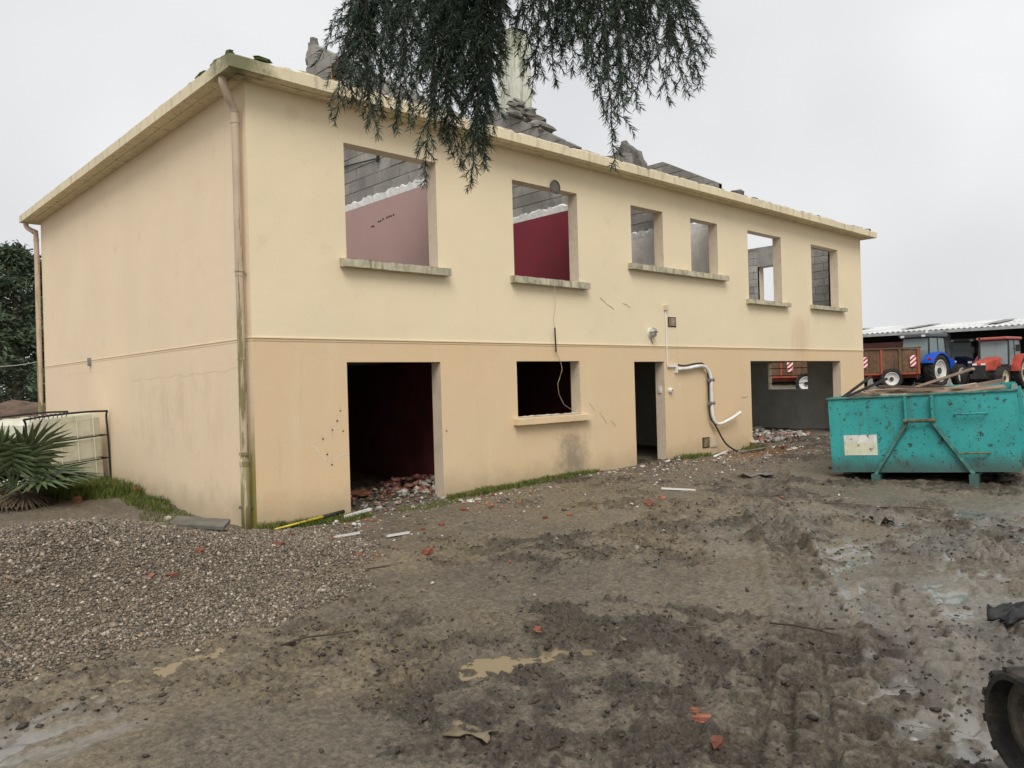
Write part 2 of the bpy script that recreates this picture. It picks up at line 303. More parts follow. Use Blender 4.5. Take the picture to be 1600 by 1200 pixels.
def ground_h(x, y, full=False):
    x = np.asarray(x, float); y = np.asarray(y, float)
    b = base_h(x, y); gm = gravel_mask(x, y); hh = heap_h(x, y)
    dist = np.hypot(x-CAM[0], y-CAM[1]); near = 1-ss(dist, 25, 45)
    crumb = crumb_mask(x, y); rough = (.45+1.15*crumb)*(1-.75*gm)
    out = 1-ss(x, -.2, .3)*ss(y, -.2, .3)*(1-ss(x, 16.4, 16.8))     # 1 outside the house
    rough = rough*(.55+.45*out)
    n = (fbm(x*1.1, y*1.1, 3, 3)-.5)*.07 + (fbm(x*4.5, y*4.5, 3, 9)-.5)*.036*rough
    lump = ss(fbm(x*8, y*8, 3, 21, .6), .50, .74)*.026*rough + ss(fbm(x*21, y*21, 2, 40, .6), .46, .75)*.015*rough + (fbm(x*46, y*46, 2, 55)-.5)*.013*rough
    z = b + n*near + lump*near
    trk = np.zeros_like(x)
    for pl, w in TRACKS:
        s0 = 0.0; best = np.full(x.shape, 9.0); bs = np.zeros_like(x); bo = np.zeros_like(x)
        for (x0, y0), (x1, y1) in zip(pl[:-1], pl[1:]):
            L = math.hypot(x1-x0, y1-y0); ux, uy = (x1-x0)/L, (y1-y0)/L
            t = np.clip((x-x0)*ux+(y-y0)*uy, 0, L); d = np.hypot(x-x0-t*ux, y-y0-t*uy); sd_ = (x-x0)*(-uy)+(y-y0)*ux
            k = d < best; best = np.where(k, d, best); bs = np.where(k, s0+t, bs); bo = np.where(k, sd_, bo); s0 += L
        brk = ss(fbm(x*1.3+8, y*1.3, 3, 91), .30, .46)
        ins = (1-ss(best+.06*(fbm(x*9, y*9, 2, 44)-.5), w*.42, w*.50))*brk
        ph = (bs + .02*np.sin(bo*9) + .03*(fbm(x*5, y*5, 2, 13)-.5))/.21
        bars = ss(np.sin(2*math.pi*ph), -.15, .30)
        groove = 1-ss(np.abs(bo), .015, .035)
        z = z + ins*(-.065 + .085*bars*(1-.45*groove)*(.62+.6*fbm(x*6, y*6, 3, 15))) + brk*.03*np.exp(-((best-w*.58)/.05)**2)
        trk = np.maximum(trk, ins)
    z = z - .75*trk*lump*near
    lat_ = (x-CAM[0])*_r[0]+(y-CAM[1])*_r[1]; dep_ = (x-CAM[0])*_f[0]+(y-CAM[1])*_f[1]
    water = np.zeros_like(x); wk = np.zeros_like(x)
    wk = .46*ss(lat_, .9, 2.4)*(1-ss(dep_, 8, 11))*ss(fbm(x*1.7, y*1.7, 4, 88), .36, .60) + .4*ss(-lat_, 1.2, 2.2)*(1-ss(dep_, 3.8, 4.6))*ss(fbm(x*1.7, y*1.7, 4, 88), .3, .55)
    for (px, py, rx, ry, an, kind, lev) in PUD:
        c, s = math.cos(R(an)), math.sin(R(an)); dx = x-px; dy = y-py; e = ((dx*c+dy*s)/rx)**2 + ((-dx*s+dy*c)/ry)**2
        if kind == 1:
            f = np.exp(-e)*ss(fbm(x*3.2, y*7.5, 4, 66), .44, .58)*1.3; f = f*(1-.85*trk); z = z - .85*f*(lump+(fbm(x*4.5, y*4.5, 3, 9)-.5)*.045*rough)*near - .012*f; wk = np.maximum(wk, f); continue
        z = z - .032*np.exp(-e*1.2); L = base_h(np.array(px), np.array(py)) + lev - .028
        k = (e < 2.6) & (z < L) & (gm < .5); mg = np.where(gm < .5, np.clip(1-(z-L)/.022, 0, 1)*(1-ss(e, 1.6, 3.4))*.8, 0); water = np.maximum(water, np.where(k, 1.0, mg)); z = np.where(k, L, z)
    z = z + hh*(1-.0*gm)
    if full: return z, water, wk, gm, trk
    return z
def gz(x, y): return float(ground_h(np.array([x]), np.array([y]))[0])
def gp(px, py):
    d = ray(px, py); ts = np.concatenate([np.linspace(1.5, 12, 2200), np.linspace(12, 60, 1200)]); P = CAM[None]+ts[:, None]*d[None]
    k = np.argmax(P[:, 2] <= ground_h(P[:, 0], P[:, 1])); return P[k]
th_mid = math.atan2(CF[1], CF[0])
dense = np.linspace(th_mid-R(50), th_mid+R(48), 700); sparse = np.linspace(th_mid+R(48), th_mid+R(310), 60)[1:-1]
TH = np.concatenate([dense, sparse]); nT = len(TH)
rr_ = [0.0, .6, 1.2, 1.6]
while rr_[-1] < 11: rr_.append(rr_[-1]*1.0036+.001)
while rr_[-1] < 24: rr_.append(rr_[-1]*1.0075)
while rr_[-1] < 900: rr_.append(rr_[-1]*1.13)
RR = np.array(rr_[1:]); nR = len(RR)
GX = CAM[0]+RR[:, None]*np.cos(TH)[None]; GY = CAM[1]+RR[:, None]*np.sin(TH)[None]
gx, gy = GX.ravel(), GY.ravel(); gzv, wat, wkd, gmk, trk = ground_h(gx, gy, True)
V = np.concatenate([np.stack([gx, gy, gzv], -1), [[CAM[0], CAM[1], 0]]])
ii, jj = np.meshgrid(np.arange(nR-1), np.arange(nT), indexing='ij'); j2 = (jj+1) % nT
Fq = np.stack([ii*nT+jj, (ii+1)*nT+jj, (ii+1)*nT+j2, ii*nT+j2], -1).reshape(-1, 4)
och = ss(fbm(gx*.5+1, gy*.5+4, 3, 123), .45, .62)*ss(gy, -6.2, -4.6)*(1-ss(gy, -2.6, -1.2))*(1-ss(gx, 2.0, 4.0))
och = np.maximum(och, .7*ss(fbm(gx*.7, gy*.7, 3, 321), .5, .6)*ss(gx, 1, 3)*(1-ss(gx, 5, 7))*ss(gy, -6, -5))
rust = np.exp(-(((gx-9.6)/1.2)**2+((gy+.75)/.45)**2))
colr = np.stack([wat, och, np.where(rust > .05, -rust, np.minimum(wkd, 1)), np.clip(np.maximum(crumb_mask(gx, gy), trk*.48), 0, 1)], -1); colr = np.concatenate([colr, [[0, 0, 0, 0]]])
def groundm():
    t = NT('wet_mud'); a = t.n('ShaderNodeVertexColor', layer_name='tint'); sp = t.n('ShaderNodeSeparateColor'); t.l(a.outputs['Color'], sp.inputs[0]); wr, oc, ru = sp.outputs[0], sp.outputs[1], sp.outputs[2]
    w = t.world(); n1 = t.noise(.8, 6, .65, src=w); n2 = t.noise(5.5, 7, .72, src=w, dist=.4); n3 = t.noise(34, 5, .7, src=w)
    cb = a.outputs['Alpha']
    c = t.mix(t.ramp(n1, .34, .66), (.105, .086, .061), (.168, .139, .098)); c = t.mix(t.math('MULTIPLY', t.ramp(n2, .40, .62), .5), c, (.205, .172, .124))
    n4 = t.noise(14, 6, .72, src=w); dk = t.math('MULTIPLY', t.ramp(t.math('ADD', cb, t.math('MULTIPLY', t.math('SUBTRACT', n4, .5), 1.5)), .22, .85), .8); c = t.mix(dk, c, (.047, .035, .023))
    c = t.mix(t.ramp(t.noise(20, 5, .7, src=w), .57, .67, 0, .7), c, (.036, .030, .024)); c = t.mix(t.ramp(t.noise(55, 4, .7, src=w), .5, .72, 0, .45), c, (.23, .195, .145)); c = t.mix(t.ramp(t.noise(48, 4, .7, src=w, dist=1), .56, .70, 0, .6), c, (.03, .025, .02))
    c = t.mix(t.math('MULTIPLY', oc, t.ramp(n2, .3, .66, .85, .15)), c, (.23, .18, .105))
    c = t.mix(t.math('MULTIPLY', t.ramp(ru, -.9, 0, 1, 0), t.ramp(n3, .35, .6)), c, (.24, .115, .04))
    mot = t.ramp(t.noise(26, 9, .82, src=w), .36, .66, .50, 1.50); vm = t.n('ShaderNodeVectorMath', operation='SCALE'); t.l(c, vm.inputs[0]); t.l(mot, vm.inputs['Scale']); c = vm.outputs[0]
    pk = t.noise(90, 2, .5, src=w); c = t.mix(t.ramp(pk, .70, .74, 0, .7), c, (.33, .30, .25)); pk2 = t.noise(60, 2, .5, src=w); c = t.mix(t.ramp(pk2, .71, .75, 0, .8), c, (.016, .014, .012))
    film = t.ramp(ru, .1, .85); c = t.mix(t.math('MULTIPLY', film, .75), c, (.19, .178, .158)); wmar = t.ramp(wr, .15, .8); c = t.mix(t.math('MULTIPLY', wmar, .6), c, (.075, .060, .040)); wm = t.ramp(wr, .84, .99); c = t.mix(wm, c, (.235, .185, .11)); film = t.math('MAXIMUM', film, t.math('MULTIPLY', wmar, .5))  # film: paler grey puts part of the wet mud's sky sheen into colour
    wet = t.ramp(t.noise(1.3, 5, .7, src=w), .35, .68); ro = t.math('ADD', t.math('MULTIPLY', wet, .33), .36); ro = t.math('ADD', ro, t.math('MULTIPLY', n3, .12)); ro = t.math('MAXIMUM', t.math('SUBTRACT', ro, t.math('MULTIPLY', film, .55)), .10)
    mr = t.n('ShaderNodeMix', data_type='FLOAT'); t.l(wm, mr.inputs[0]); t.l(ro, mr.inputs[2]); mr.inputs[3].default_value = .05
    t.set(col=c, rough=mr.outputs[0], spec=.5)
    bp = t.n('ShaderNodeBump'); bp.inputs['Distance'].default_value = .018; t.l(t.ramp(t.math('MAXIMUM', wm, film), 0, .9, .85, .04), bp.inputs['Strength']); t.l(t.noise(48, 6, .75, src=w), bp.inputs['Height']); t.l(bp.outputs[0], t.b.inputs['Normal']); return t.m
ground = npmesh('ground', V, Fq, groundm(), col=colr, smooth=True); tag(ground, 'wet churned brown mud with puddles and track prints', 'ground', kind='structure')

# ------------------------------------------------------------------ house
house = empty('house', (0, 0, 0), 0, 'roofless two-storey cream rendered house with empty window openings', 'house')
OV, ZC0, ZC1, ZF = .31, 5.13, 5.295, 2.18   # overhang, cornice bottom and top, upper floor
WT = .2
def wall_holes(u0, u1, z0, z1, holes, thick, place):
    """wall in the (u, z) plane with rectangular holes; place(u, depth, z) -> xyz"""
    us = sorted({u0, u1, *[h[0] for h in holes], *[h[1] for h in holes]}); zs = sorted({z0, z1, *[min(max(h[2], z0), z1) for h in holes], *[min(max(h[3], z0), z1) for h in holes]})
    solid = {}
    for i in range(len(us)-1):
        for k in range(len(zs)-1):
            uc, zc = (us[i]+us[i+1])/2, (zs[k]+zs[k+1])/2; solid[i, k] = not any(h[0] < uc < h[1] and h[2] < zc < h[3] for h in holes)
    mb = MB(); sg = lambda i, k: solid.get((i, k), False)
    for (i, k), s in solid.items():
        if not s: continue
        a, b, c, d = us[i], us[i+1], zs[k], zs[k+1]
        mb.add([place(a, 0, c), place(b, 0, c), place(b, 0, d), place(a, 0, d)], [(0, 1, 2, 3)], 0); mb.add([place(a, thick, c), place(b, thick, c), place(b, thick, d), place(a, thick, d)], [(3, 2, 1, 0)], 2)
        for di, dk, e in ((-1, 0, ((a, c), (a, d))), (1, 0, ((b, d), (b, c))), (0, -1, ((b, c), (a, c))), (0, 1, ((a, d), (b, d)))):
            if not sg(i+di, k+dk):
                (p, q), (r, s2) = e; mb.add([place(p, 0, q), place(r, 0, s2), place(r, thick, s2), place(p, thick, q)], [(0, 1, 2, 3)], 1)
    return mb
WIN = [(1.26, 2.70, 3.24, 4.68), (4.14, 5.59, 3.24, 4.68), (6.99, 7.93, 3.67, 4.69), (8.82, 9.76, 3.67, 4.69), (10.92, 12.35, 3.26, 4.70), (13.79, 15.21, 3.28, 4.70)]
DOORS = [(1.22, 2.69, -1, 1.95), (4.13, 5.54, 1.11, 1.96), (6.97, 7.85, -1, 1.95), (10.90, 15.20, -1, 1.96)]
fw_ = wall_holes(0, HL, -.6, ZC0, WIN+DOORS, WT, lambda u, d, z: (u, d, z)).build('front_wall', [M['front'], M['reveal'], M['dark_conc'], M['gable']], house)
for pg in fw_.data.polygons:
    if pg.center.x < .001 or pg.center.x > HL-.001: pg.material_index = 3
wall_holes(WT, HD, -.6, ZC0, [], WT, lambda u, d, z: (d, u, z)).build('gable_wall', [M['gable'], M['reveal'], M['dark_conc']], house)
RG = [(1.42, 2.57, 1.26, 2.0), (1.42, 2.73, 3.3, 4.71)]
wall_holes(WT, HD, -.6, 5.27, RG, WT, lambda u, d, z: (HL-d, u, z)).build('gable_wall', [M['gable'], M['reveal'], M['garage_conc']], house)
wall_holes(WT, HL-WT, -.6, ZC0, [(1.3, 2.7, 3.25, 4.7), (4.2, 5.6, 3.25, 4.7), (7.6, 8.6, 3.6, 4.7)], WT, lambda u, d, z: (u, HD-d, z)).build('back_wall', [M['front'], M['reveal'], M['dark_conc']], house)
MB().box(WT+.003, HL-WT-.003, WT+.003, HD-WT-.003, ZF-.16, ZF).build('floor_slab', M['garage_conc'], house)
# render band between the storeys
for z, t_ in ((2.226, .014), (2.196, .006)):
    mb = MB(); cut = 0
    mb.box(-t_*.6, HL, -t_, 0, z, z+.012).build('render_band', M['front'], house); MB().box(-t_*.6, 0, 0.001, HD, z+.001, z+.010).build('render_band', M['gable'], house)
# sills
for i, (a, b, z0, z1, rr) in enumerate([(1.16, 2.84, 3.125, 3.235, 0), (4.05, 5.74, 3.125, 3.235, 0), (6.87, 9.97, 3.555, 3.665, 0), (10.8, 12.55, 3.155, 3.255, 0), (13.66, 15.45, 3.175, 3.275, 0), (4.03, 5.69, 1.005, 1.105, 0)]):
    mb = MB(); n = max(8, int((b-a)/.08)); 
    xs = np.linspace(a, b, n+1); vs = []
    for x in xs:
        j = rnd.uniform(-.006, .004); vs += [(x, -.115, z0+rnd.uniform(-.003, .003)), (x, -.115+rnd.uniform(-.003, .003), z1-.012+j), (x, .0, z1+j*.4)]
    fs = [(k*3, k*3+3, k*3+4, k*3+1) for k in range(n)] + [(k*3+1, k*3+4, k*3+5, k*3+2) for k in range(n)]
    fs += [(0, 1, 2), (n*3, n*3+2, n*3+1)]; b0 = len(vs); vs += [(a, 0, z0), (b, 0, z0)]; fs += [(0, b0, b0+1, n*3), (0, 2, b0), (n*3, b0+1, n*3+2)]
    s = mb.add(vs, fs).build('window_sill', M['front'] if i == 5 else M['sill'], house)
    # stone bed inside the opening
    for (wa, wb, wz0, wz1) in (WIN+[DOORS[1]]):
        if wa > a-.01 and wb < b+.01:
            bed = MB(); m_ = 26; q = []
            for k in range(m_+1):
                for y in (.002, .07, .135, .196): q.append((wa+.003+(wb-wa-.006)*k/m_, y, wz0+rnd.uniform(.0, .018)*(1 if .01 < y < .19 else .2)+.004))
            bed.add(q, [(k*4+e, k*4+4+e, k*4+5+e, k*4+1+e) for k in range(m_) for e in range(3)]).build('mortar_bed', M['white_bit'], s)
# cornice: four bars with a broken upper edge
def cornice_bar(p0, p1, inner, seed):
    """p0 -> p1 along the outer bottom edge; inner = inward vector to the inner edge"""
    rr = random.Random(seed); p0 = Vector(p0); p1 = Vector(p1); inn = Vector(inner); L = (p1-p0).length; n = int(L/.06); vs = []
    for k in range(n+1):
        q = p0.lerp(p1, k/n); x = k/n*L
        j = (fbm(np.array([x*2.2]), np.array([seed*3.1]), 4, seed)[0]-.5)*.045 - (.03 if rr.random() < .05 else 0)
        vs += [q, q+Vector((0, 0, .135+j*.25)), q+inn.normalized()*.03+Vector((0, 0, .165+j)), q+inn*.75+Vector((0, 0, .20+j*1.4)), q+inn+Vector((0, 0, .17)), q+inn]
    m = 6; fs = [(k*m+e, k*m+(e+1) % m, (k+1)*m+(e+1) % m, (k+1)*m+e) for k in range(n) for e in range(m)] + [tuple(range(m)), tuple(n*m+e for e in range(m-1, -1, -1))]
    return MB().add([tuple(v) for v in vs], fs)
cornice_bar((-OV, -OV, ZC0), (HL+OV, -OV, ZC0), (0, OV+WT, 0), 1).build('cornice', M['cornice'], house)
cornice_bar((-OV, HD+OV, ZC0), (-OV, WT+.002, ZC0), (OV+WT, 0, 0), 2).build('cornice', M['cornice'], house)
cornice_bar((HL+OV, HD+OV, ZC0), (WT+.002, HD+OV, ZC0), (0, -OV-WT+.002, 0), 4).build('cornice', M['cornice'], house)
# drip groove under the eaves, a thin raised lip
MB().box(-.15, HL+.15, -.165, -.15, ZC0-.012, ZC0-.001).box(-.165, -.15, -.165, HD+.15, ZC0-.012, ZC0-.001).build('drip_lip', M['cornice'], house)
# mortar and tile remains along the eaves
for i in range(46):
    x = rnd.uniform(-.1, HL+.1); z = ZC1+.0
    if rnd.random() < .35: c, sx, sy = (-rnd.uniform(.0, .22), rnd.uniform(.1, HD), 0), .05, .12
    else: c, sx, sy = (x, -rnd.uniform(-.05, .2), 0), .13, .05
    MB().chunk((c[0], c[1], z+.012), sx*rnd.uniform(.5, 1.6), sy*rnd.uniform(.6, 1.3), .02+.03*rnd.random(), i).build('mortar_remnant', M['rubble'], house)
for i, (x, y, a, b, h) in enumerate([(-.24, -.16, .05, .08, .03), (-.24, .15, .05, .16, .022), (-.24, .6, .04, .18, .016), (.1, -.24, .12, .05, .018), (HL+.1, -.1, .2, .15, .04)]):
    MB().chunk((x, y, ZC1+.03), a, b, h, 90+i).build('tile_remnant', M['moss'] if i < 4 else M['rubble'], house)
# partitions: plaster below, cinder blocks above, sloped top
BL, BH = .5, .2
def clip(poly, a, b, c):
    """keep a*y + b*z <= c"""
    o = []
    for i in range(len(poly)):
        p, q = poly[i], poly[(i+1) % len(poly)]; dp, dq = a*p[0]+b*p[1]-c, a*q[0]+b*q[1]-c
        if dp <= 0: o.append(p)
        if dp*dq < 0: t = dp/(dp-dq); o.append((p[0]+t*(q[0]-p[0]), p[1]+t*(q[1]-p[1])))
    return o
_full = {}
def block_wall(x, th, y0, y1, z0, slopes, plaster=None, zp=None, broken=None, name='partition_wall', side=-1, cap=None):
    """blocks in the y-z plane at x (visible face on the -x side); slopes: half planes that cut the top"""
    core = [(y0, z0), (y1, z0), (y1, 9.5), (y0, 9.5)]
    for s in slopes: core = clip(core, *s)
    inn = .012; 
    w = MB().prism([(x+inn, y, z-(inn if z > z0+.1 else 0)) for y, z in core], (th-2*inn, 0, 0)).build(name, M['mortar'], house)
    zb = zp if zp else z0; row = 0; z = zb
    while z < 9.4:
        y = y0 - (BL/2 if row % 2 else 0) - .13
        while y < y1:
            poly = [(max(y+.006, y0), z+.006), (min(y+BL-.006, y1), z+.006), (min(y+BL-.006, y1), z+BH-.006), (max(y+.006, y0), z+BH-.006)]
            ok = poly[1][0]-poly[0][0] > .04
            if ok and broken and broken(y+BL/2, z+BH/2): ok = False
            if ok:
                for s in slopes: poly = clip(poly, *s) if len(poly) > 2 else []
                area = abs(sum(poly[i][0]*poly[(i+1) % len(poly)][1]-poly[(i+1) % len(poly)][0]*poly[i][1] for i in range(len(poly))))/2 if len(poly) > 2 else 0
                if area > .004:
                    jx = rnd.uniform(-.005, .005); MB().prism([(x+jx, a, b) for a, b in poly], (th, 0, 0)).build('block', M['block'], w)
            y += BL
        z += BH; row += 1
    if plaster:
        MB().box(x-.018, x+inn-.001, y0, y1, z0+.01, zp-.09).build('plaster', M[plaster], w)
        mb = MB(); n = 60; ys = np.linspace(y0, y1, n+1); vs = []
        for yy in ys: vs += [(x-.02, yy, zp-.089), (x-.02-rnd.uniform(0, .012), yy, zp+.01+rnd.uniform(-.02, .05)), (x+.01, yy, zp+.02+rnd.uniform(0, .05)), (x+.01, yy, zp-.089)]
        mb.add(vs, [(k*4+e, k*4+(e+1) % 4, k*4+4+(e+1) % 4, k*4+4+e) for k in range(n) for e in range(4)]+[(0, 1, 2, 3), (n*4+3, n*4+2, n*4+1, n*4)]).build('plaster_edge', M['white_edge'], w)
    if cap:
        (ya, za), (yb, zb_) = cap; MB().hull8([(x+dx, yy, zz+dz) for dz in (.0, .05) for (yy, zz) in ((ya, za), (yb, zb_)) for dx in (-.004, th+.004)]).build('mortar_capping', M['rubble'], w)
    return w
def roofline(y_e, z_e, sl=.578): return (-sl, 1, z_e - sl*y_e)       # z <= z_e + sl*(y - y_e)
block_wall(3.4, .18, WT+.003, 4.62, ZF, [roofline(.19, 5.5, .588)], 'plaster_pink', 4.80)
block_wall(6.4, .18, .72, 5.6, ZF, [roofline(.74, 5.80, .60), (0, 1, 7.0)], 'plaster_red', 4.77)
MB().box(6.4-.018, 6.58, WT+.003, .717, ZF, 4.9).build('partition_wall', M['plaster_red'], house)
block_wall(8.35, .12, WT+.003, 3.4, ZF, [roofline(.3, 5.25, .35), (0, 1, 5.75)], 'plaster_white', 4.47)
block_wall(10.2, .12, WT+.003, 3.6, ZF, [roofline(.17, 5.60, .545), (0, 1, 6.36)], 'plaster_white', 4.86)
# cinder block lining of the far gable with a toothed joint
block_wall(HL-WT-.10, .095, .72, 1.40, ZF, [(0, 1, 5.1)], broken=lambda y, z: False, name='toothed_blocks')
block_wall(HL-WT-.10, .095, 2.75, HD-WT, ZF, [(0, 1, 5.26)], name='block_lining')
MB().box(HL-WT-.10, HL-WT-.005, 1.402, 2.748, 4.72, 5.262).build('lintel', M['block'], house)
for k in range(8):   # toothing against the front wall
    MB().box(HL-WT-.13+(.0 if k % 2 else .02), HL-WT-.003, WT+.003, .50+.16*(k % 2), 3.30+k*.2, 3.488+k*.2).build('block', M['block'], house)
MB().box(15.0-1.4, HL-WT-.105, WT+.003, .33, 4.72, 4.85).build('lintel', M['dark_conc'], house)
# ground-floor partitions
for x in (3.4, 6.4, 10.2):
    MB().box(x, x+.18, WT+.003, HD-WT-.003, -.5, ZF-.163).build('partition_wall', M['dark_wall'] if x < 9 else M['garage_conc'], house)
MB().box(WT+.003, 10.197, 5.0, 5.15, -.5, ZF-.163).build('partition_wall', M['dark_wall'], house)
# garage rear window bars
for z in (1.42, 1.64, 1.84): MB().tube([(HL-.1, 1.43, z), (HL-.1, 2.56, z)], .012, 6).build('window_bar', M['black'], house)
# purlin end and stub in the first gable
MB().box(3.30, 3.41, 3.2, 3.62, 7.12, 7.34).build('purlin', M['wood_dark'], house); MB().box(3.295, 3.42, 3.62, 3.68, 7.10, 7.36).build('purlin_wedge', M['yellow'] if False else simple('fresh_wood', (.42, .26, .12), .7), house)
for i, (y, z, s) in enumerate([(4.55, 8.02, .13), (4.68, 7.85, .12), (4.70, 7.6, .1), (4.72, 7.3, .1), (4.68, 7.05, .12), (4.72, 6.8, .13)]): MB().chunk((3.49, y, z), .09, s*.9, s, 300+i).build('broken_block', M['rubble'], house)
# chimney
ch = MB().box(6.43, 6.90, 2.25, 2.72, 5.0, 8.42).build('chimney', M['chimney'], house, bevel=.02)
MB().chunk((6.66, 2.48, 8.44), .26, .26, .05, 5).build('mossy_cap', M['moss'], ch)
for i in range(9): MB().chunk((6.42+.09*(i % 3), [2.2, 2.1, 1.95, 2.2, 1.7, 1.85, 2.15, 1.5, 2.0][i], 5.84+.6*([2.2, 2.1, 1.95, 2.2, 1.7, 1.85, 2.15, 1.5, 2.0][i]-.74)+[.05, .12, .04, .2, .03, .1, .28, .03, .18][i]), rnd.uniform(.16, .24), rnd.uniform(.10, .26), rnd.uniform(.035, .08), 400+i, rot=Matrix.Rotation(rnd.uniform(.1, .7), 3, 'X')).build('flashing_rubble', M['slate'] if i % 2 else M['rubble'], ch)
# down pipes
def downpipe(path, zs, thick_z, foot=None):
    o = MB().tube(path, .046, 12).build('down_pipe', M['pipe'], house, smooth=True)
    x, y = path[-1][0], path[-1][1]
    for z, r_, h in zs: MB().tube([(x, y, z), (x, y, z+h)], r_, 12).build('pipe_collar', M['pipe'], o)
    if thick_z: MB().tube([(x, y, -.2), (x, y, thick_z)], .054, 12).build('pipe_foot', M['pipe'], o, smooth=True)
    return o
def elbow(p):      # rounded polyline
    o = []; p = [Vector(q) for q in p]
    for i in range(len(p)-1):
        for k in range(6):
            t = k/6; a = p[max(i-1, 0)]; b = p[i]; c = p[i+1]; d = p[min(i+2, len(p)-1)]
            o.append(.5*((2*b)+(c-a)*t+(2*a-5*b+4*c-d)*t*t+(3*b-a-3*c+d)*t**3))
    return o+[p[-1]]
dp = downpipe(elbow([(-.24, .03, 5.125), (-.24, .03, 5.06), (-.17, .06, 4.93), (-.085, .095, 4.80), (-.08, .10, 4.6), (-.08, .10, 3.0), (-.08, .10, .1)]), [(4.66, .051, .05), (2.98, .054, .03), (2.93, .051, .02), (.90, .062, .035), (.78, .058, .05), (1.98, .05, .02)], .86)
MB().box(-.16, 0, .085, .115, .30, .33).build('pipe_clamp', M['grey_metal'], dp)
MB().box(-.13, 0, .085, .115, 2.95, 2.975).build('pipe_clamp', M['pipe'], dp)
dp2 = downpipe(elbow([(-.22, HD+.2, 5.125), (-.20, HD+.18, 5.03), (-.11, HD+.08, 4.93), (-.075, HD+.05, 4.78), (-.075, HD+.05, 3), (-.075, HD+.05, 0)]), [(3.2, .052, .03), (1.3, .052, .03), (4.75, .051, .04)], None)
# vents
def vent(x0, x1, z0, z1, nsl, mat):
    f = MB().box(x0, x1, -.012, -.001, z0, z1).build('vent_grille', mat, house)
    for k in range(nsl):
        z = z0+.02+(z1-z0-.04)*(k+.5)/nsl; MB().box(x0+.02, x1-.02, -.026, -.0125, z-.008, z+.006).build('slat', M['pipe'], f)
vent(8.0, 8.25, 2.59, 2.77, 6, M['wood_dark']); vent(9.02, 9.26, .28, .48, 7, M['wood_dark']); 
bx = MB().box(9.30, 9.54, -.02, -.001, .28, .48).box(9.325, 9.515, -.026, -.0205, .305, .455).build('meter_cover', M['reveal'], house)
# cracks and scratches
def crack(pts, axis, w=.004, mat='mortar'):
    vs = []; 
    for i, (a, z) in enumerate(pts):
        for s in (-1, 1): vs.append((a, -.0025, z+s*w/2*rnd.uniform(.5, 1.3)) if axis == 'f' else (-.0025, a, z+s*w/2*rnd.uniform(.5, 1.3)))
    MB().add(vs, [(2*i, 2*i+2, 2*i+3, 2*i+1) for i in range(len(pts)-1)]).build('crack', M[mat], house)
crack([(.3+.09*i, 1.885+.03*math.sin(i*.9)*rnd.random()-.004*i*.3) for i in range(44)], 'g', .0035, 'reveal')
crack([(5.35+.08*i, 2.02+.006*math.sin(i)) for i in range(32)], 'g', .003, 'reveal')
crack([(.70+.04*i, [.93, .94, .90, .84, .78, .75, .74, .75, .77, .79, .80, .81, .815][i]) for i in range(13)], 'f', .009, 'white_edge')
for (x, z, dx, dz) in [(6.1, 3.0, .35, -.16), (6.7, 2.95, .2, -.05), (5.75, 1.28, .12, -.12), (6.0, 1.12, .18, -.2), (10.5, 1.2, .25, .02), (8.03, 4.83, .02, -.12), (6.3, .95, .12, -.1)]:
    crack([(x+dx*i/6, z+dz*i/6+rnd.uniform(-.012, .012)) for i in range(7)], 'f', .012, 'mortar')
for (x, z) in [(1.05, 1.23), (.98, 1.12), (.9, .83), (.96, .70), (1.13, 1.1), (2.75, 1.0), (.85, 1.02), (1.1, 1.35)]:
    crack([(x+.012*i, z) for i in range(3)], 'f', .02, 'rubble'); crack([(x+.008, z-.0), (x+.014, z-.001)], 'f', .2*rnd.random(), 'reveal')
hk = MB().box(-.05, 0, 6.18, 6.23, 2.13, 2.27); hk.build('wall_hook', M['grey_metal'], house)
MB().tube([(3.38, 3.9, 5.55), (3.36, 2.35, 5.40)], .012, 6).tube([(3.36, 2.38, 5.34), (3.36, 2.35, 5.47)], .025, 6).build('reinforcing_rod', M['black'], house)
# row of holes in the pink plaster
for (dy, dz) in [(0, 0), (-.05, .0), (-.2, .05), (-.26, .05), (-.33, .07), (-.44, .075), (-.5, .08), (-.56, .08), (-.63, .085)]: MB().box(3.378, 3.3815, 2.62+dy-.02, 2.62+dy+.02, 4.32+dz-.012, 4.32+dz+.012).build('hole', M['black'], house)
# ------------------------------------------------------------------ things on the front wall
wl = empty('wall_lamp', (7.46, 0, 2.46), 0, 'small dead bulkhead lamp on the cream front wall above the narrow door', 'lamp')
MB().lathe([(.0, 0), (.085, 0), (.085, -.03), (.0, -.03)], 14).build('lamp_base', M['white_pvc'], wl); MB().lathe([(.07, -.03), (.07, -.07), (.05, -.11), (0, -.12)], 14).build('lamp_glass', M['glass_lamp'], wl, smooth=True)
MB().tube([(-.09, -.05, 0), (-.06, -.13, .02), (.06, -.13, .02), (.09, -.05, 0)], .008, 6).tube([(0, -.05, .09), (0, -.13, .06), (0, -.13, -.06), (0, -.05, -.09)], .008, 6).build('lamp_cage', M['grey_metal'], wl)
MB().tube([(0, -.01, -.09), (.01, -.015, -.13), (.04, -.02, -.19)], .006, 6).build('lamp_wire', M['black'], wl)
cn = empty('conduit', (7.93, 0, 1.89), 0, 'white plastic conduit and hoses hanging off the front wall beside the narrow door', 'pipe')
MB().tube([(-.01, -.015, 1.03), (0, -.015, 0)], .013, 6).build('thin_conduit', M['white_pvc'], cn); MB().box(-.05, .04, -.05, -.001, 1.0, 1.09).build('junction_box', M['reveal'], cn)
MB().box(.0, .26, -.04, -.002, -.045, -.012).build('trunking', M['white_pvc'], cn); MB().box(.24, .27, -.06, -.002, -.15, .02).build('trunking_end', M['white_pvc'], cn)
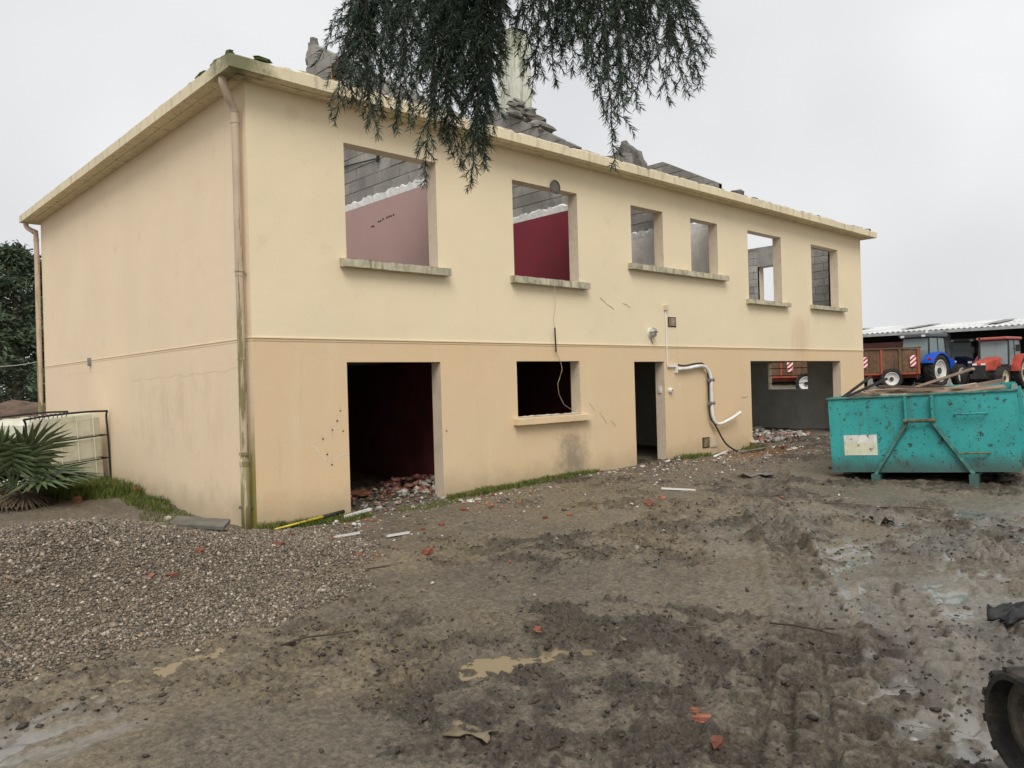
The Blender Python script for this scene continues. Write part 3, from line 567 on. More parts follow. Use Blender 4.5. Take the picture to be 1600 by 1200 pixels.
hose = elbow([(.28, -.06, -.08), (.55, -.07, -.07), (.95, -.07, -.03), (1.17, -.07, -.06), (1.31, -.08, -.22), (1.33, -.08, -.5), (1.33, -.08, -.85), (1.36, -.09, -1.05), (1.45, -.1, -1.15), (1.62, -.11, -1.16), (1.95, -.13, -1.08), (2.27, -.15, -.97)])
MB().tube(hose, .033, 10).build('white_hose', M['white_pvc'], cn, smooth=True)
MB().tube(elbow([(.26, -.05, .0), (.5, -.05, -.02), (.9, -.06, .02), (1.13, -.05, 0), (1.27, -.05, -.2), (1.28, -.05, -.6), (1.29, -.06, -1.0), (1.42, -.1, -1.2), (1.6, -.2, -1.55), (1.85, -.3, -1.72)]), .016, 8).build('black_cable', M['black'], cn, smooth=True)
for z in (-.3, -.75): MB().tube([(1.25, -.08, z), (1.41, -.08, z)], .04, 8).build('hose_clip', M['grey_metal'], cn)
db = empty('door_bell', (8.0, 0, 1.42), 0, 'small white bell button on the wall right of the narrow door', 'bell'); MB().lathe([(0, 0), (.05, 0), (.05, -.04), (.035, -.06), (0, -.06)], 12).build('bell_case', M['white_pvc'], db); MB().lathe([(0, -.06), (.016, -.06), (.016, -.07), (0, -.07)], 10).build('button', M['grey_metal'], db)
sw = empty('light_switch', (7.848, .1, 1.44), 0, 'white light switch inside the jamb of the narrow door', 'switch'); MB().box(-.02, 0, -.03, .03, -.06, .06).build('switch_plate', M['white_pvc'], sw); MB().box(-.026, -.02, -.015, .015, -.03, .03).build('rocker', M['white_pvc'], sw)
wc = empty('hanging_wire', (4.88, 0, 3.12), 0, 'thin loose wire dangling from the red room window sill across the low window', 'wire')
MB().tube([(0, -.12, 0), (.02, -.1, -.3), (.02, -.06, -.5), (.04, -.05, -.62), (.05, -.05, -.65)], .004, 5).tube([(.06, -.05, -1.0), (.1, -.05, -1.08), (.17, -.05, -1.2), (.18, -.06, -1.3), (.07, -.06, -1.52), (.09, -.06, -1.68), (.2, -.06, -1.85), (.48, -.06, -1.98)], .004, 5).build('wire', M['pipe'], wc)
MB().tube([(.05, -.05, -.64), (.065, -.05, -1.02)], .013, 6).build('black_sleeve', M['black'], wc)
vd = empty('round_vent_cover', (5.06, -.02, 4.70), 0, 'round cover stuck on the lintel above the red room window', 'vent cover')
MB().lathe([(0, .018), (.1, .018), (.1, .0), (.07, -.01), (0, -.01)], 16).build('cover_disc', M['rubble'], vd); MB().lathe([(.1, 0), (.115, -.008), (.1, -.014)], 16).build('rim', M['slate'], vd)
# ------------------------------------------------------------------ scattered lumps (stuff)
_t = (1+5**.5)/2
ICO_V = np.array([(-1, _t, 0), (1, _t, 0), (-1, -_t, 0), (1, -_t, 0), (0, -1, _t), (0, 1, _t), (0, -1, -_t), (0, 1, -_t), (_t, 0, -1), (_t, 0, 1), (-_t, 0, -1), (-_t, 0, 1)], float); ICO_V /= np.linalg.norm(ICO_V[0])
ICO_F = np.array([(0, 11, 5), (0, 5, 1), (0, 1, 7), (0, 7, 10), (0, 10, 11), (1, 5, 9), (5, 11, 4), (11, 10, 2), (10, 7, 6), (7, 1, 8), (3, 9, 4), (3, 4, 2), (3, 2, 6), (3, 6, 8), (3, 8, 9), (4, 9, 5), (2, 4, 11), (6, 2, 10), (8, 6, 7), (9, 8, 1)])
OCT_V = np.array([(1, 0, 0), (.1, 1, 0), (-1, .1, 0), (0, -1, 0), (0, 0, 1), (.1, 0, -1)], float)*1.1; OCT_F = np.array([(0, 1, 4), (1, 2, 4), (2, 3, 4), (3, 0, 4), (1, 0, 5), (2, 1, 5), (3, 2, 5), (0, 3, 5)])
def lumps(name, X, Y, Z, size, colors, mat, flat=(.5, .9), parent=None, smooth=False, octa=False):
    IV, IF = (OCT_V, OCT_F) if octa else (ICO_V, ICO_F); nv = len(IV)
    n = len(X); v = IV[None]*NR.uniform(.72, 1.25, (n, nv, 1)); v = v*np.stack([NR.uniform(.8, 1.35, n), NR.uniform(.65, 1.0, n), NR.uniform(*flat, n)], -1)[:, None]
    a = NR.uniform(0, 2*math.pi, n); c, s = np.cos(a)[:, None], np.sin(a)[:, None]; tl = NR.normal(0, .35, (n, 1))
    x = v[..., 0]; y = v[..., 1]; z = v[..., 2]; x, z = x*np.cos(tl)-z*np.sin(tl), x*np.sin(tl)+z*np.cos(tl); x, y = x*c-y*s, x*s+y*c
    P = np.stack([x, y, z], -1)*size[:, None, None] + np.stack([X, Y, Z], -1)[:, None]
    F = IF[None]+(np.arange(n)*nv)[:, None, None]
    return npmesh(name, P.reshape(-1, 3), F.reshape(-1, 3), mat, parent, np.repeat(colors, nv, 0), smooth)
def tintm(name, rough=.7, bump=.3, var=.25, scale=40, spec=.4):
    t = NT(name); a = t.n('ShaderNodeVertexColor', layer_name='tint'); k = t.ramp(t.noise(scale, 4, src=t.world()), .3, .7, 1-var, 1+var); vm = t.n('ShaderNodeVectorMath', operation='SCALE'); t.l(a.outputs['Color'], vm.inputs[0]); t.l(k, vm.inputs['Scale'])
    t.set(col=vm.outputs[0], rough=rough, spec=spec)
    if bump: t.bump(t.noise(scale*3, 3, src=t.world()), bump, .004)
    return t.m
M['pebble'] = tintm('pebbles', .55); M['clod'] = tintm('mud_clods', .5, .6, .35, 60)
# gravel heap
n = 115000; X = NR.uniform(-6.0, 1.1, n*3); Y = NR.uniform(-3.9, 1.8, n*3); gm = gravel_mask(X, Y); dist = np.hypot(X-CAM[0], Y-CAM[1])
k = (NR.random(len(X)) < gm*1.3) & (dist > 3) & ~((X > -.05) & (Y > -.05)); X, Y = X[k][:n], Y[k][:n]
sz = NR.gamma(3, .0021, len(X))+.0042; Z = ground_h(X, Y)+sz*.35
pal = np.array([(.19, .15, .108), (.12, .097, .072), (.26, .215, .16), (.42, .37, .29), (.07, .058, .045), (.21, .155, .10), (.155, .12, .085)])
cl = pal[NR.choice(7, len(X), p=[.24, .2, .16, .07, .13, .1, .1])]*NR.uniform(.8, 1.2, (len(X), 1))
tag(lumps('gravel', X, Y, Z, sz, cl, M['pebble'], (.45, .8), octa=True), 'spread heap of grey-brown gravel beside the house corner', 'gravel', kind='stuff')
# mud clods in the churned yard
n = 24000; X = NR.uniform(-4.5, 10, n*3); Y = NR.uniform(-8.4, -.25, n*3); g_, w_, wk_, gm_, tr_ = ground_h(X, Y, True); dist = np.hypot(X-CAM[0], Y-CAM[1])
den = crumb_mask(X, Y)*1.0 + .02 + .2*tr_; k = (NR.random(len(X)) < den*np.clip(1.6-dist/9, .25, 1)) & (w_ < .5) & (gm_ < .4) & (dist > 2.0)
X, Y, g_ = X[k][:n], Y[k][:n], g_[k][:n]; sz = NR.gamma(1.5, .0036, len(X))+.003; sz = np.minimum(sz, .03)
cl = np.array([(.046, .035, .024)])*NR.uniform(.5, 1.5, (len(X), 1))
tag(lumps('mud_clods', X, Y, g_+sz*.1, sz, cl, M['clod'], (.3, .6), smooth=True), 'crumbs and clods of dark wet mud over the yard', 'mud', kind='stuff')
# fine white and red grit by the house
n = 2800; X = NR.uniform(-.2, 16, n*3); Y = -np.abs(NR.gamma(1.6, .75, n*3))-.05; k = NR.random(len(X)) < .25+.75*ss(fbm(X*.9, Y*.9, 3, 62), .45, .6); X, Y = X[k][:n], Y[k][:n]
sz = NR.gamma(2.5, .0040, len(X))+.004; Z = ground_h(X, Y)+sz*.4; pal = np.array([(.55, .52, .46), (.35, .12, .07), (.25, .22, .18), (.12, .10, .08)]); cl = pal[NR.choice(4, len(X), p=[.2, .12, .33, .35])]
tag(lumps('debris_grit', X, Y, Z, sz, cl, M['pebble'], (.3, .8)), 'fine plaster and brick crumbs along the foot of the front wall', 'debris', kind='stuff')
# rubble piles inside the openings
def pile(name, cx, cy, rx, ry, h, n, pal, probs, smin, smax, label, seed=0):
    a = NR.uniform(0, 2*math.pi, n); r = np.sqrt(NR.random(n)); X = cx+rx*r*np.cos(a); Y = cy+ry*r*np.sin(a); sz = NR.uniform(smin, smax, n); Z = ground_h(X, Y)+h*(1-r)*NR.uniform(.2, 1, n)+sz*.3
    cl = np.array(pal)[NR.choice(len(pal), n, p=probs)]*NR.uniform(.7, 1.2, (n, 1)); tag(lumps(name, X, Y, Z, sz, cl, M['pebble'], (.3, .8)), label, 'rubble', kind='stuff')
pile('brick_rubble', 3.05, 1.15, .65, .7, .15, 220, [(.20, .075, .05), (.28, .14, .10), (.42, .38, .33), (.12, .08, .06)], [.45, .2, .2, .15], .025, .085, 'heap of broken red brick inside the wide dark doorway')
pile('plaster_rubble', 1.9, .9, 1.0, 1.2, .06, 380, [(.38, .36, .32), (.16, .14, .115), (.22, .10, .065)], [.25, .5, .25], .012, .05, 'scattered plaster lumps on the floor of the wide dark doorway')
pile('garage_rubble', 12.6, .9, 1.9, .9, .16, 420, [(.33, .30, .26), (.5, .47, .42), (.28, .13, .09), (.13, .11, .09)], [.35, .2, .15, .3], .03, .10, 'grey rubble across the mouth of the open garage')
# grass
def leafm(name, c0, c1, rough=.6):
    t = NT(name); a = t.n('ShaderNodeVertexColor', layer_name='tint'); t.set(col=t.mix(t.ramp(t.noise(5, 3, src=t.world()), .3, .7), tuple(c0), tuple(c1)), rough=rough, spec=.3)
    vm = t.n('ShaderNodeMix', data_type='RGBA', blend_type='MULTIPLY'); vm.inputs[0].default_value = 1; t.l(t.b.inputs['Base Color'].links[0].from_socket, vm.inputs[6]); t.l(a.outputs['Color'], vm.inputs[7]); t.l(vm.outputs[2], t.b.inputs['Base Color']); return t.m
M['grass'] = leafm('grass', (.075, .115, .018), (.14, .17, .035))
def grass(name, areas, label):
    B = []; 
    for (cx, cy, rx, ry, n, h) in areas:
        a = NR.uniform(0, 2*math.pi, n); r = np.sqrt(NR.random(n)); B.append(np.stack([cx+rx*r*np.cos(a), cy+ry*r*np.sin(a), h*NR.uniform(.35, 1.1, n)], -1))
    B = np.concatenate(B); n = len(B); z = ground_h(B[:, 0], B[:, 1])-.005; a = NR.uniform(0, 2*math.pi, n); ln = B[:, 2]; w = NR.uniform(.002, .0045, n)+.012*ln; bend = NR.uniform(.1, .8, n)*ln; b2 = NR.uniform(0, 2*math.pi, n)
    p0 = np.stack([B[:, 0], B[:, 1], z], -1); sx = np.stack([np.cos(a)*w, np.sin(a)*w, 0*w], -1); mid = p0+np.stack([np.cos(b2)*bend*.3, np.sin(b2)*bend*.3, ln*.6], -1); tip = p0+np.stack([np.cos(b2)*bend, np.sin(b2)*bend, ln], -1)
    V = np.stack([p0-sx, p0+sx, mid+sx*.7, mid-sx*.7, tip], 1).reshape(-1, 3); f = np.array([(0, 1, 2), (0, 2, 3), (3, 2, 4)]); F = (f[None]+(np.arange(n)*5)[:, None, None]).reshape(-1, 3)
    cl = np.repeat(NR.uniform(.55, 1.15, (n, 1))*np.array([[1, 1, 1]]), 5, 0); yel = np.repeat(NR.random(n) < .15, 5); cl[yel] *= (1.7, 1.1, .9)
    return tag(npmesh(name, V, F, M['grass'], None, cl), label, 'grass', kind='stuff')
grass('grass', [(-.55, 4.3, .75, .9, 6500, .16), (-.25, 2.9, .25, .8, 1500, .09), (-.35, 1.8, .3, .5, 500, .07), (-.9, 5.2, .8, .6, 2500, .15)], 'bright green grass at the foot of the gable wall')
grass('grass', [(.55, -.10, .5, .10, 1800, .09), (1.05, -.22, .35, .14, 900, .07), (.15, -.05, .18, .08, 300, .11), (3.3, -.16, .7, .14, 2200, .08), (4.5, -.2, .7, .15, 2000, .07), (5.3, -.14, .5, .1, 900, .08), (8.4, -.2, .6, .12, 900, .09), (10.6, -.2, .4, .2, 500, .08), (2.2, -.35, .6, .15, 600, .05)], 'thin strip of grass and moss along the foot of the front wall')
# ------------------------------------------------------------------ loose debris
def place(o, px=None, py=None, xy=None, rz=0, tilt=(0, 0), dz=0):
    x, y = xy if xy else gp(px, py)[:2]; o.location = (x, y, gz(x, y)+dz); o.rotation_euler = (tilt[0], tilt[1], rz); return o
def shard(name, mat, sx, sy, sz, seed): return MB().chunk((0, 0, 0), sx, sy, sz, seed).build(name, mat)
GB = 'red brick shards lying in the mud'
for i, (px, py, s) in enumerate([(668, 863, .10), (435, 852, .07), (1013, 789, .13), (852, 810, .06), (890, 806, .05), (1098, 1125, .06), (1120, 1163, .05), (1085, 1112, .035), (840, 985, .05), (660, 828, .05), (690, 820, .05), (725, 797, .06), (520, 845, .05), (1035, 778, .06), (930, 795, .05), (560, 868, .04), (770, 775, .05), (1240, 692, .10), (1225, 700, .08)]):
    o = shard('brick_shard', M['brick'], s, s*rnd.uniform(.5, .8), s*.28, 500+i); lab = 'red brick shard in the churned mud by the rubber track' if py > 1090 else ('large red brick shard in the mud before the narrow door' if s > .12 else ('red brick shard at the mouth of the open garage' if px > 1200 else ('bright red brick shard at the edge of the gravel' if s > .09 else 'small red brick shard in the mud below the front wall'))); tag(place(o, px, py, rz=rnd.uniform(0, 6), tilt=(rnd.uniform(-.2, .2), rnd.uniform(-.2, .2)), dz=.01), lab, 'brick shard', GB)
for i, (px, py, s) in enumerate([(270, 901, .055), (235, 903, .04), (312, 862, .06), (455, 838, .05)]):
    o = shard('brick_shard', M['brick'], s, s*.7, s*.3, 540+i); tag(place(o, px, py, rz=i, dz=.015), 'red brick shard lying on the gravel heap', 'brick shard', 'brick shards on the gravel')
for i, (px, py) in enumerate([(210, 770), (120, 785)]):
    o = shard('brick_shard', M['brick'], .09, .06, .04, 550+i); tag(place(o, px, py, rz=i, dz=.04), 'terracotta tile shard in the grass by the gable wall', 'tile shard', 'terracotta shards by the gable')
b = MB().box(-.17, .17, -.1, .1, -.02, .02).build('brick_slab', M['brick'], bevel=.008); tag(place(b, 566, 776, rz=.5, tilt=(.15, .05), dz=.05), 'flat red brick slab on the floor of the wide dark doorway', 'brick')
GW = 'white plaster fragments near the front wall'
for i in range(36):
    if i < 14: x, y = rnd.uniform(1.2, 3.3), -rnd.uniform(.05, .75)+.5*(rnd.random() < .3)
    elif i < 44: x, y = rnd.uniform(5.5, 11), -rnd.uniform(.2, 1.2)
    else: x, y = rnd.uniform(3, 6), -rnd.uniform(.25, .9)
    s = rnd.uniform(.02, .06); o = shard('plaster_fragment', M['white_bit'], s*1.4, s*.8, s*.3, 600+i); tag(place(o, xy=(x, y), rz=rnd.uniform(0, 6), tilt=(rnd.uniform(-.3, .3), rnd.uniform(-.3, .3)), dz=.012), 'small white plaster fragment on the mud before the front wall', 'plaster fragment', GW)
for i, (px, py, L, rz, lab) in enumerate([(542, 839, .32, .75, 'white plastic strip on the mud below the wide dark doorway'), (622, 838, .28, .68, 'short white plastic strip below the grassy doorway edge'), (1060, 767, .45, -.5, 'thin pale strip in the mud before the narrow door'), (590, 887, .25, .6, 'pale wooden lath at the edge of the gravel')]):
    o = MB().box(-L/2, L/2, -.018, .018, 0, .012).box(-L/2, L/2, -.018, -.012, .012, .025).build('plastic_strip', M['white_pvc'] if i < 3 else M['wood']); tag(place(o, px, py, rz=rz-.75+.1, dz=.012, tilt=(0, .03)), lab, 'strip')
# hoses and sheets by the garage
for i, (pts, lab) in enumerate([([(8.55, -.55), (8.9, -.42), (9.3, -.25), (9.6, -.2)], 'white pipe lying in front of the meter covers'), ([(9.5, -.55), (10.0, -.62), (10.5, -.5), (10.75, -.3)], 'grey curved hose lying near the garage corner')]):
    o = MB().tube([(x, y, gz(x, y)+.03) for x, y in pts], .022, 8).build('hose', M['white_pvc'] if i == 0 else M['plasticbag'], smooth=True); tag(o, lab, 'hose')
def sheet(name, mat, w, d, seed, amp=.04, thick=.006):
    n = 9; vs = []; fs = []
    g = lambda i, j, s: (fbm(np.array([i*.5+seed]), np.array([j*.5]), 3, seed)[0]-.4)*amp*2.2
    for s in (0, 1):
        for i in range(n):
            for j in range(n): vs.append(((i/(n-1)-.5)*w*(1+.15*math.sin(j+seed)), (j/(n-1)-.5)*d*(1+.2*math.sin(i*.9+seed)), g(i, j, s)+s*thick))
    for i in range(n-1):
        for j in range(n-1): a = i*n+j; fs.append((a, a+1, a+n+1, a+n)); b_ = n*n+a; fs.append((b_, b_+n, b_+n+1, b_+1))
    for i in range(n-1):
        for a, b_ in ((i, i+1), (n*(n-1)+i+1, n*(n-1)+i), ((i+1)*n, i*n), (i*n+n-1, (i+1)*n+n-1)): fs.append((b_, a, n*n+a, n*n+b_))
    return MB().add(vs, fs).build(name, mat, smooth=True)
for i, (px, py, w, d, m, lab) in enumerate([(960, 737, .4, .2, 'plasticbag', 'crumpled dark sheet in the mud left of the narrow door'), (1180, 742, .5, .25, 'plasticbag', 'torn grey sheet trampled into the mud before the garage'), (735, 1146, .22, .1, 'ply', 'flat scrap of plywood pressed into the mud'), (1380, 818, .22, .16, 'plasticbag', 'crumpled muddy bag in the yard before the skip')]):
    o = sheet('sheet_scrap', M[m], w, d, 30+i, .05 if i == 1 else (.10 if i == 3 else .02)); tag(place(o, px, py, rz=rnd.uniform(-.6, .6)-.7, dz=.0), lab, 'sheet')
o = sheet('rubber_mat', M['black'], .30, .14, 77, .06, .02); tag(place(o, 1583, 968, rz=-.3, tilt=(.3, 0), dz=.03), 'curled black rubber mat sticking out of the mud near the rubber track', 'mat')
GS = 'twigs lying in the mud'
for i, (px, py, L, rz) in enumerate([(1258, 990, .45, -1.1), (900, 867+0, .2, -.3), (1040, 862, .16, -.7), (500, 1000, .5, .2), (870, 1170, .12, .4), (1230, 790, .2, .9), (1310, 790, .7, -.75), (1420, 797, .6, -.8), (1075, 985, .3, .1), (745, 858, .15, .2)]):
    p = [(-L/2, 0, 0), (-L/6, rnd.uniform(-.03, .03), .012), (L/6, rnd.uniform(-.03, .03), .006), (L/2, 0, 0)]; mb = MB().tube(p, [.008, .007, .006, .003], 6); mb.tube([(L/6, 0, .008), (L/4, .05, .02), (L/3, .09, .015)], [.004, .003, .002], 5)
    tag(place(mb.build('twig', M['wood_dark']), px, py, rz=rz-.4, dz=.015), ('long' if L > .4 else ('short' if L < .22 else 'medium length'))+' dark bare twig lying in the wet mud', 'twig', GS)
p = gp(312, 826); o = MB().hull8([(-.27, -.16, -.02), (.25, -.2, -.02), (-.24, .17, -.02), (.28, .13, -.02), (-.27, -.16, .02), (.25, -.2, .025), (-.24, .17, .02), (.28, .13, .02)]).build('stone_slab', M['slate'], bevel=.006); tag(place(o, 312, 826, rz=-.5, tilt=(.08, .12), dz=.06), 'flat mossy stone slab between the gravel and the gable wall', 'slab')
o = shard('stone', M['white_bit'], .05, .04, .03, 888); tag(place(o, 262, 813, dz=.02), 'pale stone beside the flat slab by the gable', 'stone')
a_, b_ = gp(418, 836), Vector((1.06, -.10, .13))
pl = empty('tool_handle', (0, 0, 0), 0, 'yellow and black tool handle lying along the foot of the front wall', 'handle'); a_ = Vector((.10, -.22, gz(.10, -.22)+.02)); q = a_.lerp(b_, .68)
MB().tube([a_, q], [.010, .016], 10).build('yellow_shaft', M['yellow'], pl, smooth=True); MB().tube([q, b_], [.021, .023], 10).build('black_grip', M['black'], pl, smooth=True)
o = MB().box(-.22, .22, -.02, .02, 0, .03).build('white_lath', M['white_pvc']); tag(place(o, xy=(1.22, -.16), rz=.25, dz=.03, tilt=(0, -.06)), 'white lath leaning at the left jamb of the wide doorway', 'lath')
for i in range(7):
    L = rnd.uniform(.5, 1.5); x, y = rnd.uniform(11, 14.3), rnd.uniform(-.3, 1.8); o = MB().box(-L/2, L/2, -.05, .05, 0, .025).build('plank', M['wood']); tag(place(o, xy=(x, y), rz=rnd.uniform(-.6, .6), dz=.05+.03*i % .1, tilt=(0, rnd.uniform(-.06, .06))), 'grey plank lying in the rubble at the garage mouth', 'plank', 'planks in the garage rubble')
# ------------------------------------------------------------------ rubble standing on the eaves
_pp = [(2.05, 5.2), (2.05, 5.98), (1.92, 6.16), (1.75, 6.19), (1.60, 6.16), (1.45, 6.14), (1.33, 6.20), (1.24, 6.29), (1.13, 6.31), (1.03, 6.24), (.95, 6.16), (.84, 6.10), (.80, 5.95), (.72, 5.84), (.70, 5.2)]
MB().prism([(8.33, y, z) for y, z in _pp], (.17, 0, 0)).build('masonry_remnant', M['rubble'], house, bevel=.012)
MB().prism([(8.27, y, z) for y, z in [(1.35, 5.2), (1.33, 5.98), (1.22, 6.10), (1.08, 6.08), (.95, 6.05), (.9, 5.2)]], (.07, 0, 0)).build('masonry_remnant', M['block'], house, bevel=.012)
for i, (x, y, z, sx, sy, sz, lab) in enumerate([(8.42, 1.2, 6.33, .07, .10, .045, 'small stone lying on the ragged masonry stub above the twin windows'), (10.5, -.02, 5.38, .12, .16, .09, 'rounded concrete lump on the eaves right of the sloped wall top'), (7.6, .05, 5.37, .16, .1, .05, 'flat mortar lump on the eaves above the first twin window'), (9.55, 0.02, 5.36, .09, .07, .055, 'red brick lump on the eaves above the second twin window'), (9.3, 0.0, 5.36, .1, .09, .05, 'dark slate lump on the eaves beside the red brick lump')]):
    tag(MB().chunk((0, 0, 0), sx, sy, sz, 700+i).build('masonry_lump', M['brick'] if i == 3 else (M['slate'] if i == 4 else M['rubble'])), lab, 'rubble').location = (x, y, z)
# ------------------------------------------------------------------ skip container
def skipm():
    t = NT('teal_skip_paint'); c = t.mix(t.ramp(t.noise(1.6, 5, .6), .3, .7), (.022, .27, .26), (.035, .37, .355)); c = t.mix(t.ramp(t.noise(1.2, 5, .65, stretch=(4, 4, .5)), .5, .72, 0, .5), c, (.05, .30, .29))
    c = t.mix(t.ramp(t.noise(5, 7, .8), .58, .65, 0, .75), c, (.045, .05, .04)); c = t.mix(t.ramp(t.noise(9, 6, .75), .585, .62, 0, .9), c, (.030, .022, .016)); c = t.mix(t.ramp(t.noise(24, 3, .6), .63, .665, 0, .9), c, (.022, .018, .015)); c = t.mix(t.ramp(t.noise(3, 7, .75, stretch=(3, 3, .7)), .62, .72, 0, .6), c, (.11, .07, .04))
    P = t.sep(t.P()); c = t.mix(t.math('MULTIPLY', t.ramp(t.math('ADD', P[2], t.math('MULTIPLY', t.noise(5, 5), -.25)), -.10, .20, 1, 0), .75), c, (.06, .052, .04)); c = t.mix(t.ramp(t.noise(2.2, 6, .7, stretch=(7, 7, .35)), .56, .68, 0, .45), c, (.10, .075, .045)); t.set(col=c, rough=.5); t.bump(t.noise(25, 5, .7), .3, .008); return t.m
M['skip'] = skipm(); M['skipedge'] = simple('worn_teal_edge', (.06, .20, .17), .7, .4, 9, .4, dirt=(.09, .07, .04), dscale=6, damt=.9); M['rustedge'] = simple('rusty_edge', (.13, .135, .075), .8, .4, 14, .4, dirt=(.06, .04, .025), damt=.8)
FL = Vector((7.34, -3.30, 0)); FR = Vector((7.90, -5.57, 0)); sa = math.atan2((FL-FR).y, (FL-FR).x)    # local +Y runs along the front from FR to FL
sk = empty('skip_container', (*((FL+FR)/2).xy, .235), sa-math.pi/2, 'battered teal steel roll-off skip full of scrap wood', 'skip'); sk.rotation_euler.x = R(-2.2)
SW, SL, SH = 1.17, 5.0, 1.06
# local: X = along length, away from camera; Y = width
MB().box(0, .06, -SW, SW, 0, SH).build('front_panel', M['skip'], sk); MB().box(SL-.06, SL, -SW, SW, 0, SH+.06).build('rear_door', M['skip'], sk)
for s in (-1, 1): MB().box(.061, SL-.061, s*SW-(.05 if s > 0 else 0), s*SW+(.05 if s < 0 else 0), 0, SH).build('side_panel', M['skip'], sk)
MB().box(.06, SL-.06, -SW+.05, SW-.05, .0, .06).build('floor_panel', M['rustedge'], sk)
for (x0, x1, y0, y1) in [(-.025, .075, -SW-.02, SW+.02), (.078, SL-.06, SW-.065, SW+.02), (.078, SL-.06, -SW-.02, -SW+.065)]: MB().box(x0, x1, y0, y1, SH+.002, SH+.03).build('top_rim', M['skipedge'], sk, bevel=.006)
for k in range(6):
    for s in (-1, 1): MB().box(.4+k*.8, .48+k*.8, s*SW if s > 0 else -SW-.07, SW+.07 if s > 0 else -SW, .02, SH-.01).build('side_rib', M['skip'], sk)
# A-frame of the hook on the front panel; negative local X faces the camera
def fl(y0, z0, y1, z1, w=.03, d=.09, name='hook_frame', m='skip'):
    v = Vector((0, y1-y0, z1-z0)); n_ = Vector((0, -v.z, v.y)).normalized()*w/2; a = Vector((0, y0, z0)); b = Vector((0, y1, z1))
    MB().prism([a-n_, a+n_, b+n_, b-n_], (-d, 0, 0)).build(name, M[m], sk)
ym = -.02
fl(ym-.165, SH, ym-.165, .69); fl(ym+.165, SH, ym+.165, .69); fl(ym-.165, .69, ym-.60, -.02, .04, .1, m='skipedge'); fl(ym+.165, .69, ym+.60, -.02, .04, .1, m='skipedge')
MB().hull8([(-.035, ym-.14, .62), (-.035, ym-.56, 0), (-.035, ym+.14, .62), (-.035, ym+.56, 0), (-.001, ym-.14, .62), (-.001, ym-.56, 0), (-.001, ym+.14, .62), (-.001, ym+.56, 0)]).build('frame_plate', M['skip'], sk)
MB().tube([(-.11, ym-.20, .72), (-.11, ym+.20, .72)], .026, 10).build('hook_bar', M['rustedge'], sk)
for s in (-1, 1): MB().box(-.12, SL-.2, ym+s*.60-.055, ym+s*.60+.055, -.21, -.021).build('skid', M['skip'], sk)
for z in (.79, .26):
    for y in (-.62,): 
        MB().tube([(-.001, y-.20, z), (-.075, y-.20, z), (-.075, y+.17, z), (-.001, y+.17, z)], .013, 8).build('step_rung', M['skip'] if z > .5 else M['rustedge'], sk)
def signm():
    t = NT('faded_sign'); c = t.mix(t.ramp(t.noise(6, 5), .35, .65), (.62, .60, .54), (.75, .74, .70)); P = t.sep(t.P()); c = t.mix(t.math('MULTIPLY', t.ramp(t.math('ABSOLUTE', t.math('SUBTRACT', P[2], .34)), .07, .10, 1, 0), .5), c, (.55, .58, .30)); c = t.mix(t.ramp(t.noise(13, 6, .75), .57, .62, 0, .9), c, (.06, .045, .035)); t.set(col=c, rough=.6); return t.m
MB().box(-.006, -.001, .545, .985, .245, .535).build('sign_plate', signm(), sk)
# scrap wood in the skip
skM = sk.matrix_basis.copy()
GP = 'scrap planks heaped in the teal skip'
fillm = MB(); nx, ny = 26, 14; vs = []
for i in range(nx):
    for j in range(ny): vs.append((.1+(SL-.2)*i/(nx-1), (-1.1+2.2*j/(ny-1)), .72+.22*fbm(np.array([i*.6]), np.array([j*.6]), 3, 17)[0]))
fillm.add(vs, [(i*ny+j, i*ny+j+1, (i+1)*ny+j+1, (i+1)*ny+j) for i in range(nx-1) for j in range(ny-1)])
fo = fillm.build('skip_rubble', M['rubble']); tag(fo, 'bed of broken rubble under the scrap wood in the skip', 'rubble', kind='stuff'); fo.matrix_basis = skM
for i in range(64):
    L = rnd.uniform(.5, 1.9); w = rnd.choice((.04, .07, .1, .14)); y = rnd.uniform(-.62, .85); a = rnd.gauss(1.45, .6); x = max(rnd.uniform(.3, 3.6), .2+abs(math.cos(a))*L/2+w); tl = rnd.uniform(-.13, .13)
    if abs(math.sin(a))*L/2 > 1.05-abs(y): L = max(.3, 2*(1.03-abs(y))/max(.2, abs(math.sin(a))))
    o = MB().box(-L/2, L/2, -w/2, w/2, 0, rnd.choice((.02, .03, .05))).build('scrap_plank', M['wood'] if i % 5 else M['wood_dark']); o.matrix_basis = skM @ Matrix.Translation((x, y, rnd.uniform(.92, 1.08)+.13*math.exp(-((y-.25)/.5)**2)*rnd.random())) @ Matrix.Rotation(a, 4, 'Z') @ Matrix.Rotation(tl, 4, 'Y'); tag(o, ('dark ' if i % 5 == 0 else 'pale weathered ')+{.04: 'thin lath', .07: 'narrow batten', .1: 'plank', .14: 'wide board'}[w]+(' shorter than a metre' if L < 1 else ' longer than a metre')+' heaped in the teal skip', 'plank', GP)
for i, (x, y, a, tl, L, w, lab) in enumerate([(1.5, .05, 1.35, .28, 1.5, .16, 'wide pale board sticking up highest from the skip'), (.55, .75, 2.2, .35, .8, .03, 'thin dark rod poking over the skip corner'), (.9, .95, 2.6, .42, .9, .03, 'black rod leaning steeply out of the skip')]):
    o = MB().box(-L/2, L/2, -w/2, w/2, 0, .035).build('scrap_board', M['wood'] if i == 0 else M['black']); o.matrix_basis = skM @ Matrix.Translation((x, y, 1.17)) @ Matrix.Rotation(a, 4, 'Z') @ Matrix.Rotation(tl, 4, 'Y'); tag(o, lab, 'board')
